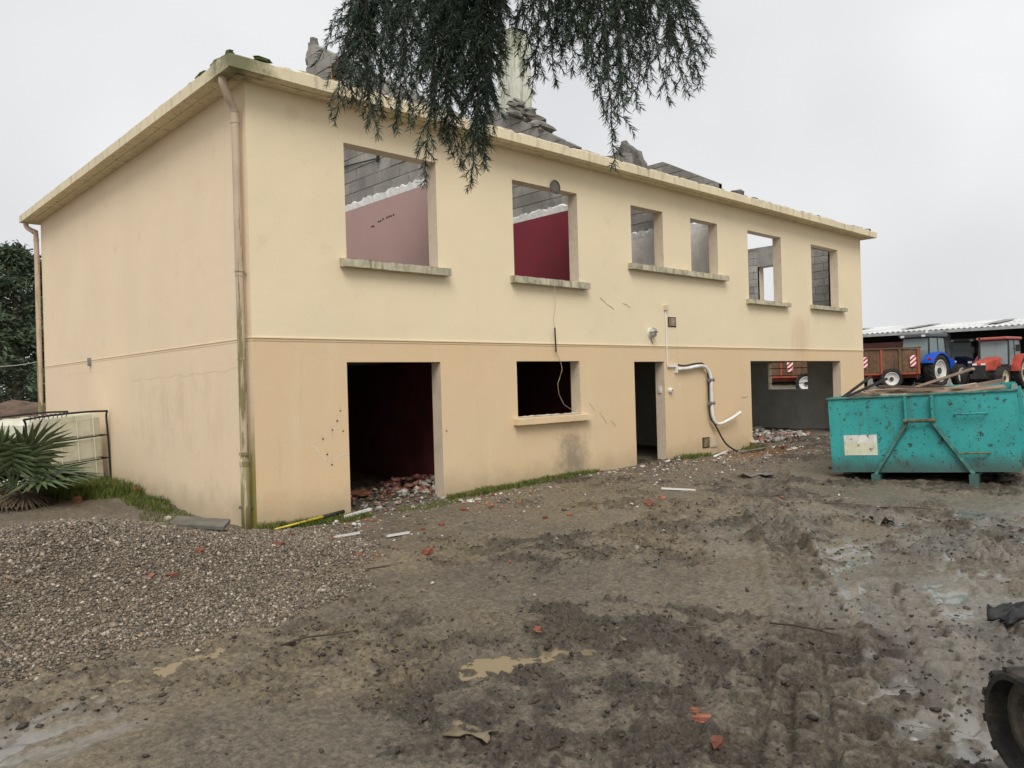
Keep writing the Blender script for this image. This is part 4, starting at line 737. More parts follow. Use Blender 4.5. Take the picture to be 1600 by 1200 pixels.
# ------------------------------------------------------------------ IBC tank by the gable
M['tank'] = simple('tank_plastic', (.70, .69, .56), .5, .12, 3, .1, dirt=(.33, .33, .2), damt=.5)
ib = empty('liquid_tank', (-.80, 5.45, gz(-.8, 5.45)), math.atan2(.50, 1.25), 'dirty white plastic bulk tank in a dark tube cage against the gable wall', 'tank'); ib.rotation_euler.y = R(-3)
TW, TD, TH_ = .66, .48, 1.14
tk = MB(); prof = [(.02, .97), (.06, 1.0), (.36, 1.0), (.39, .96), (.42, 1.0), (.72, 1.0), (.75, .96), (.78, 1.0), (1.04, 1.0), (1.11, .93)]
vs = []; nn = 28
for z, k in prof:
    for i in range(nn):
        a = 2*math.pi*(i+.5)/nn; ca, sa_ = math.cos(a), math.sin(a); q = (abs(ca)**10+abs(sa_)**10)**(-.1); vs.append((ca*q*(TW-.035)*k, sa_*q*(TD-.035)*k, z))
tk.add(vs, [(j*nn+i, j*nn+(i+1) % nn, (j+1)*nn+(i+1) % nn, (j+1)*nn+i) for j in range(len(prof)-1) for i in range(nn)]+[tuple(range(nn-1, -1, -1)), tuple((len(prof)-1)*nn+i for i in range(nn))]).build('plastic_bottle', M['tank'], ib, smooth=False)
for x in (-.42, -.14, .14, .42): MB().tube([(x, -TD, .02), (x, -TD, 1.05), (x, -TD+.06, 1.12), (x, TD-.06, 1.12), (x, TD, 1.05), (x, TD, .02)], .007, 6).build('cage_wire', M['tank'], ib)
for z in (.38, .75): MB().tube([(-TW, -TD, z), (TW, -TD, z), (TW, TD, z), (-TW, TD, z), (-TW, -TD, z)], .011, 6).build('cage_bar', M['black'], ib)
for y in (-TD, TD): MB().tube(elbow([(-TW, y, 0), (-TW, y, 1.0), (-TW+.09, y, TH_), (TW-.09, y, TH_), (TW, y, 1.0), (TW, y, 0)]), .016, 8).build('cage_hoop', M['black'], ib)
for x in (-TW, TW): MB().tube([(x, -TD, .06), (x, TD, .06)], .016, 8).build('cage_bar', M['black'], ib)
for k in range(9): MB().tube(elbow([(-TW+.07+k*.07, -TD, TH_-.03), (-TW+.07+k*.07, -TD-.02, TH_+.02), (-TW+.09+k*.07, -TD+.08, TH_+.03)]), .006, 5).build('cage_hook', M['black'], ib)
# ------------------------------------------------------------------ fan palm
M['palm'] = leafm('palm_leaf', (.085, .12, .055), (.14, .18, .09), .4); M['palmdry'] = leafm('dry_palm_leaf', (.07, .05, .03), (.13, .095, .06), .8)
pb = gp(22, 790); pm = empty('fan_palm', tuple(pb), 0, 'low fan palm with split grey-green leaves in front of the plastic tank', 'palm')
mb = MB().tube([(0, 0, -.05), (.02, 0, .12), (0, .02, .26)], [.13, .10, .05], 10); mb.build('trunk', M['wood_dark'], pm)
def fan(yaw, pitch, plen, rad, mat, seed, droop=.3):
    rr = random.Random(seed); d = Vector((math.cos(yaw)*math.cos(pitch), math.sin(yaw)*math.cos(pitch), math.sin(pitch))); s = Vector((-math.sin(yaw), math.cos(yaw), 0)); up = d.cross(s)*-1
    hub = Vector((0, 0, .25))+d*plen; vs = []; fs = []; n = 26
    def add(q): vs.append(tuple(q)); return len(vs)-1
    for i in range(n):
        a = (i/(n-1)-.5)*R(250); dr = d*math.cos(a)+s*math.sin(a); sd_ = (s*math.cos(a)-d*math.sin(a)); L = rad*(.75+.25*math.cos(a*.7))*rr.uniform(.85, 1.05); w = rad*.052
        fold = up*(.022*rad)*(1 if i % 2 else -1); k = rr.uniform(.6, 1.3)*droop
        m1 = hub+dr*L*.5-Vector((0, 0, 1))*L*.08*k+fold; tp = hub+dr*L-Vector((0, 0, 1))*L*.5*k
        a0 = add(hub-sd_*w*.15); a1 = add(hub+sd_*w*.15); b0 = add(m1-sd_*w); b1 = add(m1+sd_*w); bm = add(m1+up*w*.5); t_ = add(tp)
        fs += [(a0, bm, b0), (a0, a1, bm), (a1, b1, bm), (b0, bm, t_), (bm, b1, t_)]
    p0 = len(vs); mb = MB().add(vs, fs); mb.tube([(0, 0, .2), tuple(Vector((0, 0, .27))+d*plen*.5), tuple(hub)], [.018, .012, .008], 6)
    o = mb.build('leaf', mat, pm); at_ = o.data.color_attributes.new('tint', 'FLOAT_COLOR', 'POINT'); at_.data.foreach_set('color', np.tile([rr.uniform(.8, 1.2)]*3+[1], len(o.data.vertices)).astype(np.float32)); return o
for i in range(15):
    yaw = i*2.4+.3; pitch = [.15, .5, .95, .3, 1.25][i % 5]; fan(yaw, pitch, rnd.uniform(.34, .58), rnd.uniform(.58, .74), M['palm'], 40+i, .35)
for i in range(7): fan(i*.95+.2, -.25-.2*rnd.random(), .25, .4, M['palmdry'], 80+i, .5)
# ------------------------------------------------------------------ conifers, earth mound, wires
M['conifer'] = leafm('conifer_foliage', (.055, .082, .045), (.09, .12, .07), .7); M['bark'] = simple('bark', (.07, .05, .035), .95, .3, 5, .8, .03)
def conifer(x, y, h, r, label, seed):
    g = gz(x, y); t = empty('conifer_tree', (x, y, g), 0, label, 'tree', 'conifers behind the house'); rg = np.random.default_rng(seed)
    MB().tube([(0, 0, -.2), (0, 0, h*.5), (0, 0, h*.95)], [.25, .15, .03], 8).build('trunk', M['bark'], t)
    mb = MB(); nl = 90
    B = []
    for k in range(nl):
        z = h*(.06+.92*rg.random()**.9); an = rg.uniform(0, 2*math.pi); rad = r*(1-z/h)**.62*rg.uniform(.6, 1.12)+.15; tip = Vector((math.cos(an)*rad, math.sin(an)*rad, z+rad*.22)); mb.tube([(0, 0, z-.1), tuple(tip*.6+Vector((0, 0, z*.4-.05))), tuple(tip)], [.04, .025, .008], 4)
        for m in range(150):
            u = rg.random()**.55; c = np.array([tip.x*u, tip.y*u, (z-.1)*(1-u)+tip.z*u])+rg.normal(0, .20, 3)*np.array([1, 1, .75]); B.append((*c, an+rg.normal(0, .8)))
    mb.build('limbs', M['bark'], t)
    B = np.array(B); n = len(B); L = rg.uniform(.12, .32, n); w = L*rg.uniform(.22, .45, n); ev = rg.normal(.05, .5, n); d = np.stack([np.cos(B[:, 3])*np.cos(ev), np.sin(B[:, 3])*np.cos(ev), np.sin(ev)], -1); s = np.cross(d, rg.normal(0, 1, (n, 3))); s /= np.linalg.norm(s, axis=1)[:, None]
    c = B[:, :3]; V = np.stack([c-d*L[:, None]*.5, c+s*w[:, None]*.5, c+d*L[:, None]*.6, c-s*w[:, None]*.5], 1).reshape(-1, 3); F = np.arange(4*n).reshape(n, 4)
    tn = np.repeat(rg.uniform(.55, 1.5, (n, 1)), 4, 0)*np.ones((1, 3)); tag(npmesh('crown', V, F, M['conifer'], t, tn), kind='stuff')
for (px, d, top, r, lab, sd_) in [(28, 30, 388, 2.6, 'pointed dark green conifer left of the house', 1), (-60, 33, 372, 3.2, 'broad dark conifer at the picture-side end of the hedge row', 2), (75, 36, 410, 3.0, 'dark conifer half hidden behind the back corner of the house', 3)]:
    p = at(px, 600, d); tz = at(px, top, d)[2]; conifer(p[0], p[1], tz-gz(p[0], p[1]), r, {1: lab, 2: 'broad dark conifer standing beside the pointed one', 3: lab}[sd_], sd_)
c = at(35, 640, 21); mb = MB(); nx = 46; vs = []
_u2, _v2 = np.meshgrid(np.linspace(-1, 1, nx), np.linspace(-1, 1, nx), indexing='ij'); _x2, _y2 = c[0]+_u2*4.5, c[1]+_v2*2.6
_k2 = np.maximum(0, 1-_u2**2-_v2**2)**.8; _z2 = ground_h(_x2, _y2)-.03+1.30*_k2*(.72+.5*fbm(_x2*1.2, _y2*1.2, 4, 8)); vs = list(zip(_x2.ravel(), _y2.ravel(), _z2.ravel()))
mb.add(vs, [(i*nx+j, (i+1)*nx+j, (i+1)*nx+j+1, i*nx+j+1) for i in range(nx-1) for j in range(nx-1)]); tag(mb.build('earth_mound', simple('reddish_soil', (.145, .095, .065), .95, .4, 3, 1, .06, dirt=(.09, .06, .045)), smooth=False), 'reddish brown earth mound left of the house', 'mound', kind='structure')
for i, (pa, pbx) in enumerate([((-400, 195, 60), (330, 520, 75)), ((-400, 215, 60), (330, 525, 75)), ((-400, 255, 60), (330, 545, 75))]):
    A = Vector(at(*pa)); Bv = Vector(at(*pbx)); pts = [A.lerp(Bv, k/16)-Vector((0, 0, 1.2*4*(k/16)*(1-k/16))) for k in range(17)]
    # keep the visible stretch near the photographed one
    if i == 0: wires = empty('overhead_line', (0, 0, 0), 0, 'three thin overhead wires strung between two wooden poles left of the house', 'power line'); ends = []
    MB().tube(pts, .012, 4).build('wire', M['black'], wires); ends.append((A, Bv))
for k in (0, 1):
    q = ends[0][k]; MB().tube([(q.x, q.y, gz(q.x, q.y)-.3), (q.x, q.y, q.z+.3)], [.16, .11], 8).build('pole', M['wood_dark'], wires); r0 = ends[0][k]; r2 = ends[2][k]
    for i in range(3): MB().tube([tuple(ends[i][k]-Vector((0, 0, .02))), (q.x, q.y, ends[i][k].z-.12)], .04, 6).build('insulator_arm', M['grey_metal'], wires)
A = Vector(at(-90, 563, 15)); Bv = Vector((-.05, HD+.02, 2.35)); tag(MB().tube([A.lerp(Bv, k/8)-Vector((0, 0, .12*4*(k/8)*(1-k/8))) for k in range(9)], .008, 5).tube([(A.x, A.y, gz(A.x, A.y)-.2), (A.x, A.y, A.z+.1)], .04, 8).build('clothes_line', M['grey_metal']), 'single grey line running from a post to the back corner of the house', 'line')
# ------------------------------------------------------------------ barn and farm machinery
M['barnroof'] = simple('fibre_cement_roof', (.62, .63, .62), .8, .12, .5, .2, dirt=(.22, .21, .2), dscale=.35, damt=.6); M['barndark'] = simple('barn_steel', (.05, .055, .055), .8, .3, 2, 0); M['galv'] = simple('galvanised', (.33, .35, .34), .6, .2, 3, 0)
barn = empty('barn', (44.4, 8, gz(44.4, 8)), math.atan2(-1.19, 8.01)*-1*0, 'long open-fronted barn with pale corrugated roof behind the tractors', 'barn'); g0 = gz(44.4, 8)
ez = 4.05-g0; mb = MB(); ny = 340; y0, y1 = -22, 26; vs = []
for k in range(ny):
    y = y0+(y1-y0)*k/(ny-1); c_ = .035*math.cos(k*math.pi); sk_ = -.148*(y+5)*.0
    vs += [(-.4, y, ez+c_), (13, y, ez+1.05+c_), (-.4, y, ez+c_-.04), (13, y, ez+1.05+c_-.04)]
mb.add(vs, [(4*k, 4*k+1, 4*k+5, 4*k+4) for k in range(ny-1)]+[(4*k+2, 4*k+6, 4*k+7, 4*k+3) for k in range(ny-1)]+[(4*k, 4*k+4, 4*k+6, 4*k+2) for k in range(ny-1)]); mb.build('roof', M['barnroof'], barn)
for y in (-18, -10.5, -3.2, 1.2, 5.5, 10, 17): MB().hull8([(x_, y+dy, ez+.09+(x_+.4)*1.05/13.4+dz) for dz in (0, .01) for dy in (-.35, .35) for x_ in (1.5, 9.5)]).build('roof_light', simple('roof_light', (.22, .22, .20), .5, .2, 2, 0), barn)
MB().box(-.45, -.41, y0, y1, ez-.22, ez-.06).build('gutter', M['galv'], barn)
for k in range(8): MB().box(-.1, .12, y0+.5+k*6.7, y0+.72+k*6.7, -.5, ez-.05).build('post', M['barndark'], barn)
MB().box(12.8, 13, y0, y1, -.5, ez+.95).build('back_wall', M['barndark'], barn); 
for y in (y0, y1): MB().box(0, 12.8, y-.05, y+.05, -.5, ez+.05).build('end_wall', M['barndark'], barn)
barn.rotation_euler.z = R(7)
def tyre(mb_parent, x, y, R_, w, rimcol, lug=True):
    T = Matrix.Translation((x, y, R_)); o = MB(); rr = R_*.66
    o.lathe([(rr, -w*.42), (R_*.80, -w*.5), (R_*.93, -w*.46), (R_*.965, -w*.3), (R_*.965, w*.3), (R_*.93, w*.46), (R_*.80, w*.5), (rr, w*.42), (rr, -w*.42)], 28, T)
    n = 20
    for k in range(n):
        for s in (-1, 1):
            a = 2*math.pi*(k+(.5 if s > 0 else 0))/n; q = Matrix.Translation((x, y, R_)) @ Matrix.Rotation(a, 4, 'Y') @ Matrix.Translation((R_*.955, s*w*.24, 0)) @ Matrix.Rotation(s*.75, 4, 'X'); o.box(-.01, R_*.045, -w*.27, w*.27, -R_*.035, R_*.035, q)
    tob = o.build('wheel', M['tyre'], mb_parent)
    sd_ = 1 if y > 0 else -1
    MB().lathe([(rr+.01, sd_*w*.40), (rr*.93, sd_*w*.43), (rr*.86, sd_*w*.30), (rr*.45, sd_*w*.12), (rr*.42, sd_*w*.22), (0, sd_*w*.22)], 24, T).build('rim', rimcol, tob)
    MB().lathe([(rr*.28, sd_*w*.2), (rr*.28, sd_*w*.36), (0, sd_*w*.36)], 12, T).build('hub', M['barndark'], tob)
    return tob
M['tyre'] = simple('tyre', (.022, .021, .020), .85, .35, 9, .2, dirt=(.06, .05, .04), damt=.6)
M['rimw'] = simple('white_rim', (.66, .66, .62), .5, .1, 6, 0, dirt=(.3, .26, .2), damt=.5); M['rimc'] = simple('cream_rim', (.55, .47, .32), .6, .2, 6, 0, dirt=(.15, .1, .07), damt=.6); M['rimd'] = simple('dark_rim', (.16, .13, .11), .6, .3, 6, 0)
def glassm():
    t = NT('cab_glass'); t.set(col=(.30, .37, .37), rough=.06, alpha=.72); return t.m
M['glass'] = glassm(); M['lampw'] = simple('headlamp', (.8, .8, .76), .2, .05, 4, 0); M['chassis'] = simple('chassis', (.028, .028, .028), .7, .3, 6, .1)
def tractor(px, d, heading, body, roof, rims_r, rims_f, label, sc=1.0, old=False):
    p = at(px, 600, d); t = empty('tractor', (p[0], p[1], gz(p[0], p[1])), heading, label, 'tractor', 'tractors parked by the barn'); t.scale = (sc,)*3
    for s in (-1, 1):
        tyre(t, -1.0, s*.86, .86, .50, rims_r); tyre(t, 1.35, s*.80, .60, .38, rims_f)
        # curved fender
        mb = MB(); n = 12; vs = []
        for k in range(n+1):
            a = R(5)+R(150)*k/n; r_ = .98
            for (yy, dr) in ((.60, 0), (1.12, 0), (1.14, -.10), (.60, -.05)): vs.append((-1.0+(r_+dr)*math.cos(a), s*yy, .86+(r_+dr)*math.sin(a)))
        mb.add(vs, [(4*k+e, 4*k+(e+1) % 4, 4*k+4+(e+1) % 4, 4*k+4+e) for k in range(n) for e in range(4)]+[(0, 1, 2, 3), (4*n+3, 4*n+2, 4*n+1, 4*n)]); f = mb.build('fender', body, t, smooth=False)
        MB().box(-1.83, -1.80, s*.95-.08, s*.95+.08, 1.42, 1.52).build('tail_lamp', simple('tail_lamp', (.45, .03, .02), .3, .1, 5, 0), f)
        MB().box(2.07, 2.10, s*.2-.1, s*.2+.1, 1.28, 1.38).build('headlight', M['lampw'], t)
        MB().tube([(-.1, s*.78, 2.1), (.05, s*1.05, 2.1)], .015, 5).box(.02, .06, s*1.08-.1, s*1.08+.1, 1.95, 2.3).build('mirror', M['chassis'], t)
    MB().hull8([(.25, -.40, .95), (2.05, -.34, .95), (.25, .40, .95), (2.05, .34, .95), (.25, -.38, 1.72), (2.0, -.28, 1.45), (.25, .38, 1.72), (2.0, .28, 1.45)]).build('hood', body, t, bevel=.08)
    MB().box(2.03, 2.065, -.30, .30, .85, 1.27).build('grille', M['chassis'], t)
    MB().box(-1.5, 2.0, -.28, .28, .55, .97).box(-1.2, -.8, -.65, .65, .7, 1.0).box(1.25, 1.45, -.65, .65, .5, .68).build('chassis', M['chassis'], t)
    MB().box(2.05, 2.35, -.35, .35, .6, .85).build('front_weight', M['chassis'], t)
    for s in (-1, 1): MB().tube([(-1.3, s*.35, .7), (-2.1, s*.42, .45)], .04, 6).tube([(-1.4, s*.3, 1.2), (-1.9, s*.42, .55)], .03, 6).build('lift_arm', M['chassis'], t)
    cx0, cx1, cw = -1.45, .28, .74
    for s in (-1, 1):
        for (xa, xb) in ((cx0, cx0+.12), (-.55, -.55), (cx1, cx1-.18)): MB().tube([(xa, s*cw, 1.15), (xb, s*(cw-.06), 2.6)], .04, 6).build('cab_post', M['chassis'], t)
        MB().hull8([(cx0+.03, s*cw-.008, 1.25), (cx1-.03, s*cw-.008, 1.25), (cx0+.03, s*cw+.004, 1.25), (cx1-.03, s*cw+.004, 1.25), (cx0+.13, s*(cw-.06)-.008, 2.56), (cx1-.2, s*(cw-.06)-.008, 2.56), (cx0+.13, s*(cw-.06)+.004, 2.56), (cx1-.2, s*(cw-.06)+.004, 2.56)]).build('side_window', M['glass'], t)
    for (xa, xb, nm) in ((cx0, cx0+.12, 'rear_window'), (cx1, cx1-.18, 'windscreen')): MB().hull8([(xa-.008, -cw+.05, 1.3), (xa+.004, -cw+.05, 1.3), (xa-.008, cw-.05, 1.3), (xa+.004, cw-.05, 1.3), (xb-.008, -cw+.1, 2.56), (xb+.004, -cw+.1, 2.56), (xb-.008, cw-.1, 2.56), (xb+.004, cw-.1, 2.56)]).build(nm, M['glass'], t)
    MB().box(cx0, cx1, -cw+.02, cw-.02, 1.0, 1.27).build('cab_base', M['chassis'], t); MB().box(-1.0, -.6, -.25, .25, 1.27, 1.7).box(-1.08, -.98, -.25, .25, 1.6, 2.15).build('seat', M['chassis'], t); MB().tube([(-.1, 0, 1.3), (-.25, 0, 1.85)], .03, 6).build('steering_column', M['chassis'], t)
    rf = MB().box(cx0-.12, cx1+.12, -cw-.03, cw+.03, 2.6, 2.74 if old else 2.80).build('cab_roof', roof, t, bevel=.05)
    if old: MB().tube([(1.15, -.3, 1.6), (1.15, -.3, 2.75)], .045, 8).build('exhaust', M['chassis'], t)
    else:
        MB().tube([(.32, -.62, 1.5), (.32, -.62, 2.7), (.25, -.62, 2.85)], .06, 8).build('exhaust', M['chassis'], t); MB().tube([(-1.2, -.5, 2.8), (-1.2, -.5, 3.0)], .06, 8).build('beacon', M['lampw'], rf)
        for s in (-1, 1):
            for x in (cx0-.13, cx1+.13): MB().box(x-.03, x+.03, s*.55-.09, s*.55+.09, 2.62, 2.72).build('work_lamp', M['lampw'], rf)
    return t
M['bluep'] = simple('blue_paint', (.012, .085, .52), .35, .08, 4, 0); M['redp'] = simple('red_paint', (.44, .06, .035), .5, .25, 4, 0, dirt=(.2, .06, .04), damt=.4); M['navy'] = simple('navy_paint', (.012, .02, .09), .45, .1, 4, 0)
M['roofw'] = simple('cab_roof_grey', (.10, .11, .12), .5, .1, 4, 0); M['roofr'] = simple('cab_roof_red', (.42, .11, .09), .5, .15, 4, 0)
va = lambda px: th_mid-math.atan((px-800)/FPX)
tractor(1454, 41, va(1454)-R(28), M['bluep'], M['roofw'], M['rimw'], M['rimw'], 'bright blue tractor with white rims seen from behind', 1.0)
tractor(1556, 34.5, va(1556)+R(180-20), M['redp'], M['roofr'], M['rimc'], M['rimc'], 'red tractor with cream rims and a tall thin exhaust', .84, True)
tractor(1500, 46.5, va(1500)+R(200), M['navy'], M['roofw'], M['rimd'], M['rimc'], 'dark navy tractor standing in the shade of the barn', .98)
M['rustboard'] = simple('rusty_board', (.15, .085, .045), .8, .35, 4, .3, dirt=(.09, .055, .035), dscale=2, damt=.8, randomize=.2); M['orangep'] = simple('orange_red_paint', (.36, .075, .035), .6, .25, 3, .1, dirt=(.13, .06, .035), damt=.7)
M['signred'] = simple('sign_red', (.50, .02, .025), .4, .05, 4, 0); M['signwhite'] = simple('sign_white', (.80, .80, .78), .4, .05, 4, 0)
def chevron(t, x, y, z, w=.28, h=.56):
    b = MB().box(x-w/2, x+w/2, y-.03, y-.02, z, z+h).build('warning_board', M['signwhite'], t)
    for k in range(-1, 3):
        a = k*h*.40; poly = [(-w/2, a), (w/2, a+w*.9), (w/2, a+w*.9+h*.2), (-w/2, a+h*.2)]
        for s in ((0, -1, 0), (0, 1, h)): poly = clip(poly, *s) if len(poly) > 2 else []
        if len(poly) > 2: MB().prism([(x+u, y-.0305, z+v) for u, v in poly], (0, -.006, 0)).build('stripe', M['signred'], b)
def trailer(px, d, rz, label, L=4.4, low=False):
    """local -Y is the side that faces the yard"""
    p = at(px, 600, d); t = empty('farm_trailer', (p[0], p[1], gz(p[0], p[1])), rz, label, 'trailer'); H0, H1 = (.95, 1.75) if low else (.85, 2.0)
    nb = 9
    for k in range(nb):
        x0 = -L/2+L*k/nb; MB().box(x0+.01, x0+L/nb-.01, -1.0, -.95, H0, H1+rnd.uniform(-.02, .02)).build('side_board', M['rustboard'], t)
    MB().box(-L/2, L/2, .95, 1.0, H0, H1).box(-L/2, -L/2+.05, -.94, .94, H0, H1).box(L/2-.05, L/2, -.94, .94, H0, H1).build('far_sides', M['rustboard'], t)
    MB().box(-L/2, L/2, -.98, .98, H0-.12, H0-.001).box(-L/2-1.6, L/2, -.4, -.25, H0-.3, H0-.121).box(-L/2-1.6, L/2, .25, .4, H0-.3, H0-.121).build('chassis', M['orangep'], t)
    for k in range(5): x0 = -L/2+.1+k*(L-.2)/4; MB().box(x0-.05, x0+.05, -1.07, -1.002, H0-.1, H1).build('stake', M['rustboard'] if k % 2 else M['orangep'], t)
    MB().box(-L/2-.03, L/2+.03, -1.08, -.93, H1+.022, H1+.09).build('top_rail', M['rustboard'], t)
    for s in (-1, 1): tyre(t, 1.15 if low else .45, s*.95, .52, .38, M['rimw'])
    chevron(t, .42 if low else L/2-.35, -1.07, 1.12); chevron(t, -L/2+1.0, -1.07, 1.1)
    return t
trailer(1372, 40.5, va(1372)-R(90)+R(10), 'rusty wooden-sided farm spreader with white wheel and striped warning boards', 3.6)
trailer(1225, 39.5, va(1225)-R(90)-R(6), 'low farm trailer with a striped warning board seen through the garage window', 4.2, True)
tr3 = MB().hull8([(0, -1.1, .9), (2.2, -1.1, .9), (0, 1.1, .9), (2.2, 1.1, .9), (-.2, -1.2, 2.6), (2.2, -1.2, 2.6), (-.2, 1.2, 2.6), (2.2, 1.2, 2.6)]); p = at(1385, 600, 45.5); rt = empty('feed_hopper', (p[0], p[1], gz(p[0], p[1])), .2, 'dark red feed hopper behind the rusty spreader', 'hopper'); tr3.build('hopper_body', simple('dark_red_paint', (.06, .018, .015), .7, .3, 3, 0), rt)
for x in (.2, 2): 
    for y in (-.9, .9): MB().box(x-.06, x+.06, y-.06, y+.06, -.05, .9).build('leg', M['barndark'], rt)
for k, px in enumerate((1312, 1363, 1422, 1482, 1522, 1555, 1598)):
    p = at(px, 604, 43.2); o = MB().hull8([(-.2, -.25, -.1), (.2, -.25, -.1), (-.2, .25, -.1), (.2, .25, -.1), (-.12, -.17, .55), (.12, -.17, .55), (-.12, .17, .55), (.12, .17, .55)]).build('concrete_block', simple('pale_concrete', (.48, .47, .44), .9, .15, 3, .2) if k == 0 else bpy.data.materials['pale_concrete'], bevel=.03); o.location = (p[0], p[1], gz(p[0], p[1])); tag(o, 'tapered pale concrete block standing between the parked machines', 'concrete block', 'pale concrete blocks by the barn')
# ------------------------------------------------------------------ compact excavator undercarriage
org = CAM+1.86*_r+1.6*_f; ex = empty('excavator_undercarriage', (org[0], org[1], gz(org[0], org[1])), th_mid, 'muddy black rubber track of a compact excavator standing in the yard', 'excavator')
M['trackr'] = simple('muddy_rubber', (.028, .026, .023), .8, .4, 12, .5, .01, dirt=(.085, .07, .05), dscale=7, damt=.75); M['mudsteel'] = simple('muddy_steel', (.135, .11, .078), .75, .4, 8, .5, .01, dirt=(.03, .026, .02), damt=.6)
def hull2(pts):
    pts = sorted(set(pts)); 
    def half(p):
        o = []
        for q in p:
            while len(o) > 1 and (o[-1][0]-o[-2][0])*(q[1]-o[-2][1])-(o[-1][1]-o[-2][1])*(q[0]-o[-2][0]) <= 0: o.pop()
            o.append(q)
        return o[:-1]
    return half(pts)+half(pts[::-1])
circ = [(1.11, .39, .18), (.62, .13, .12), (-.4, .13, .12), (-.78, .33, .2)]
hl = hull2([(round(cx+r_*math.cos(a*math.pi/24), 5), round(cz+r_*math.sin(a*math.pi/24), 5)) for cx, cz, r_ in circ for a in range(48)])
seg = []; 
for a, b_ in zip(hl, hl[1:]+hl[:1]):
    L = math.hypot(b_[0]-a[0], b_[1]-a[1]); m = max(1, int(L/.04)); seg += [(a[0]+(b_[0]-a[0])*k/m, a[1]+(b_[1]-a[1])*k/m) for k in range(m)]
for side in (1, -1):
    yo = 0 if side == 1 else -1.05; mb = MB(); n = len(seg); vs = []; nrm = []
    for k in range(n):
        a, b_ = seg[k-1], seg[(k+1) % n]; tx, tz = b_[0]-a[0], b_[1]-a[1]; l_ = math.hypot(tx, tz); nrm.append((tz/l_, -tx/l_, tx/l_, tz/l_))
        for (yy, off) in ((-.14, 0), (.14, 0), (.15, -.012), (.15, -.032), (-.15, -.032), (-.15, -.012)): vs.append((seg[k][0]+nrm[k][0]*off, yo+yy, seg[k][1]+nrm[k][1]*off))
    mb.add(vs, [(6*k+e, 6*k+(e+1) % 6, 6*((k+1) % n)+(e+1) % 6, 6*((k+1) % n)+e) for k in range(n) for e in range(6)]); belt = mb.build('track_belt', M['trackr'], ex)
    for k in range(0, n, 2):
        nx_, nz_, tx, tz = nrm[k]; Mx = Matrix(((tx, 0, nx_, seg[k][0]), (0, 1, 0, yo), (tz, 0, nz_, seg[k][1]), (0, 0, 0, 1)))
        s = 1 if (k//2) % 2 else -1; MB().box(-.014, .014, -.147 if s < 0 else -.02, .02 if s < 0 else .147, -.004, .011, Mx).build('lug', M['trackr'], belt)
    for k in range(1, n, 2):
        nx_, nz_, tx, tz = nrm[k]; Mx = Matrix(((tx, 0, nx_, seg[k][0]), (0, 1, 0, yo), (tz, 0, nz_, seg[k][1]), (0, 0, 0, 1))); MB().box(-.012, .012, -.03, .03, -.06, -.031, Mx).build('guide_lug', M['trackr'], belt)
    for i, (cx, cz, r_) in enumerate(circ):
        T = Matrix.Translation((cx, yo, cz)); r2 = r_-.034
        w = MB().lathe([(0, .07), (r2*.32, .08), (r2*.34, .055), (r2*.62, .045), (r2*.7, .075), (r2*.78, .085), (r2, .08), (r2, -.08), (r2*.78, -.085), (r2*.6, -.05), (0, -.06)], 24, T).build('idler_wheel' if i in (0, 3) else 'roller', M['mudsteel'], ex, smooth=False)
        if i in (0, 3):
            for k in range(6): a = k*math.pi/3; MB().lathe([(.012, .05), (.012, .066), (0, .066)], 8, Matrix.Translation((cx+r2*.5*math.cos(a), yo, cz+r2*.5*math.sin(a)))).build('bolt', M['mudsteel'], w)
    for cx in (-.06, .28): MB().lathe([(0, .08), (.085, .08), (.085, -.08), (0, -.08)], 16, Matrix.Translation((cx, yo, .13))).build('roller', M['mudsteel'], ex)
    MB().hull8([(-.7, yo-.06, .20), (.95, yo-.06, .26), (-.7, yo+.10, .20), (.95, yo+.10, .26), (-.7, yo-.06, .40), (.98, yo-.06, .46), (-.7, yo+.07, .40), (.98, yo+.07, .46)]).build('track_frame', M['mudsteel'], ex, bevel=.015)
MB().box(-.35, .35, -.98, -.07, .24, .42).build('cross_frame', M['mudsteel'], ex); MB().lathe([(0, .55), (.32, .55), (.32, .421), (0, .421)], 24, Matrix.Translation((0, -.52, 0)) @ Matrix.Rotation(math.pi/2, 4, 'X') @ Matrix.Scale(-1, 4, (0, 1, 0)) if False else Matrix(((1, 0, 0, 0), (0, 0, 1, -.52), (0, 1, 0, 0), (0, 0, 0, 1)))).build('slew_ring', M['mudsteel'], ex)
# ------------------------------------------------------------------ cedar with the drooping branch
M['needle'] = leafm('cedar_needles', (.024, .045, .028), (.048, .078, .048), .5); M['twig'] = simple('twig_bark', (.05, .038, .028), .9, .3, 20, .2)
tpos = CAM-_f*2.2+_r*.9; cg = gz(tpos[0], tpos[1])
ced = empty('cedar_tree', (tpos[0], tpos[1], cg), 0, 'dark green cedar whose drooping branch hangs into the top of the view', 'tree')
def rel(q): return (q[0]-tpos[0], q[1]-tpos[1], q[2]-cg)
MB().tube([(0, 0, -.3), (0, 0, 1.5), (.05, .05, 4), (0, .1, 8)], [.34, .28, .24, .12], 14).build('trunk', M['bark'], ced, smooth=True)
def P3(px, py, d): return Vector(rel(at(px, py, d)))
rg = random.Random(5)
limb = MB(); knot = P3(790, -330, 2.1)
limb.tube(elbow([(0.02, .05, 3.6), tuple((Vector((0, 0, 3.7))+knot)/2+Vector((0, 0, .15))), tuple(knot), tuple(P3(730, -170, 3.0)), tuple(P3(640, -70, 3.4))]), [.11]*6+[.09]*6+[.06]*6+[.035]*6+[.012], 8)
limb.tube(elbow([tuple(knot), tuple(P3(880, -190, 2.9)), tuple(P3(990, -90, 3.3)), tuple(P3(1060, -10, 3.5))]), [.05]*6+[.035]*6+[.02]*6+[.008], 8)
limb.build('limb', M['bark'], ced, smooth=True)
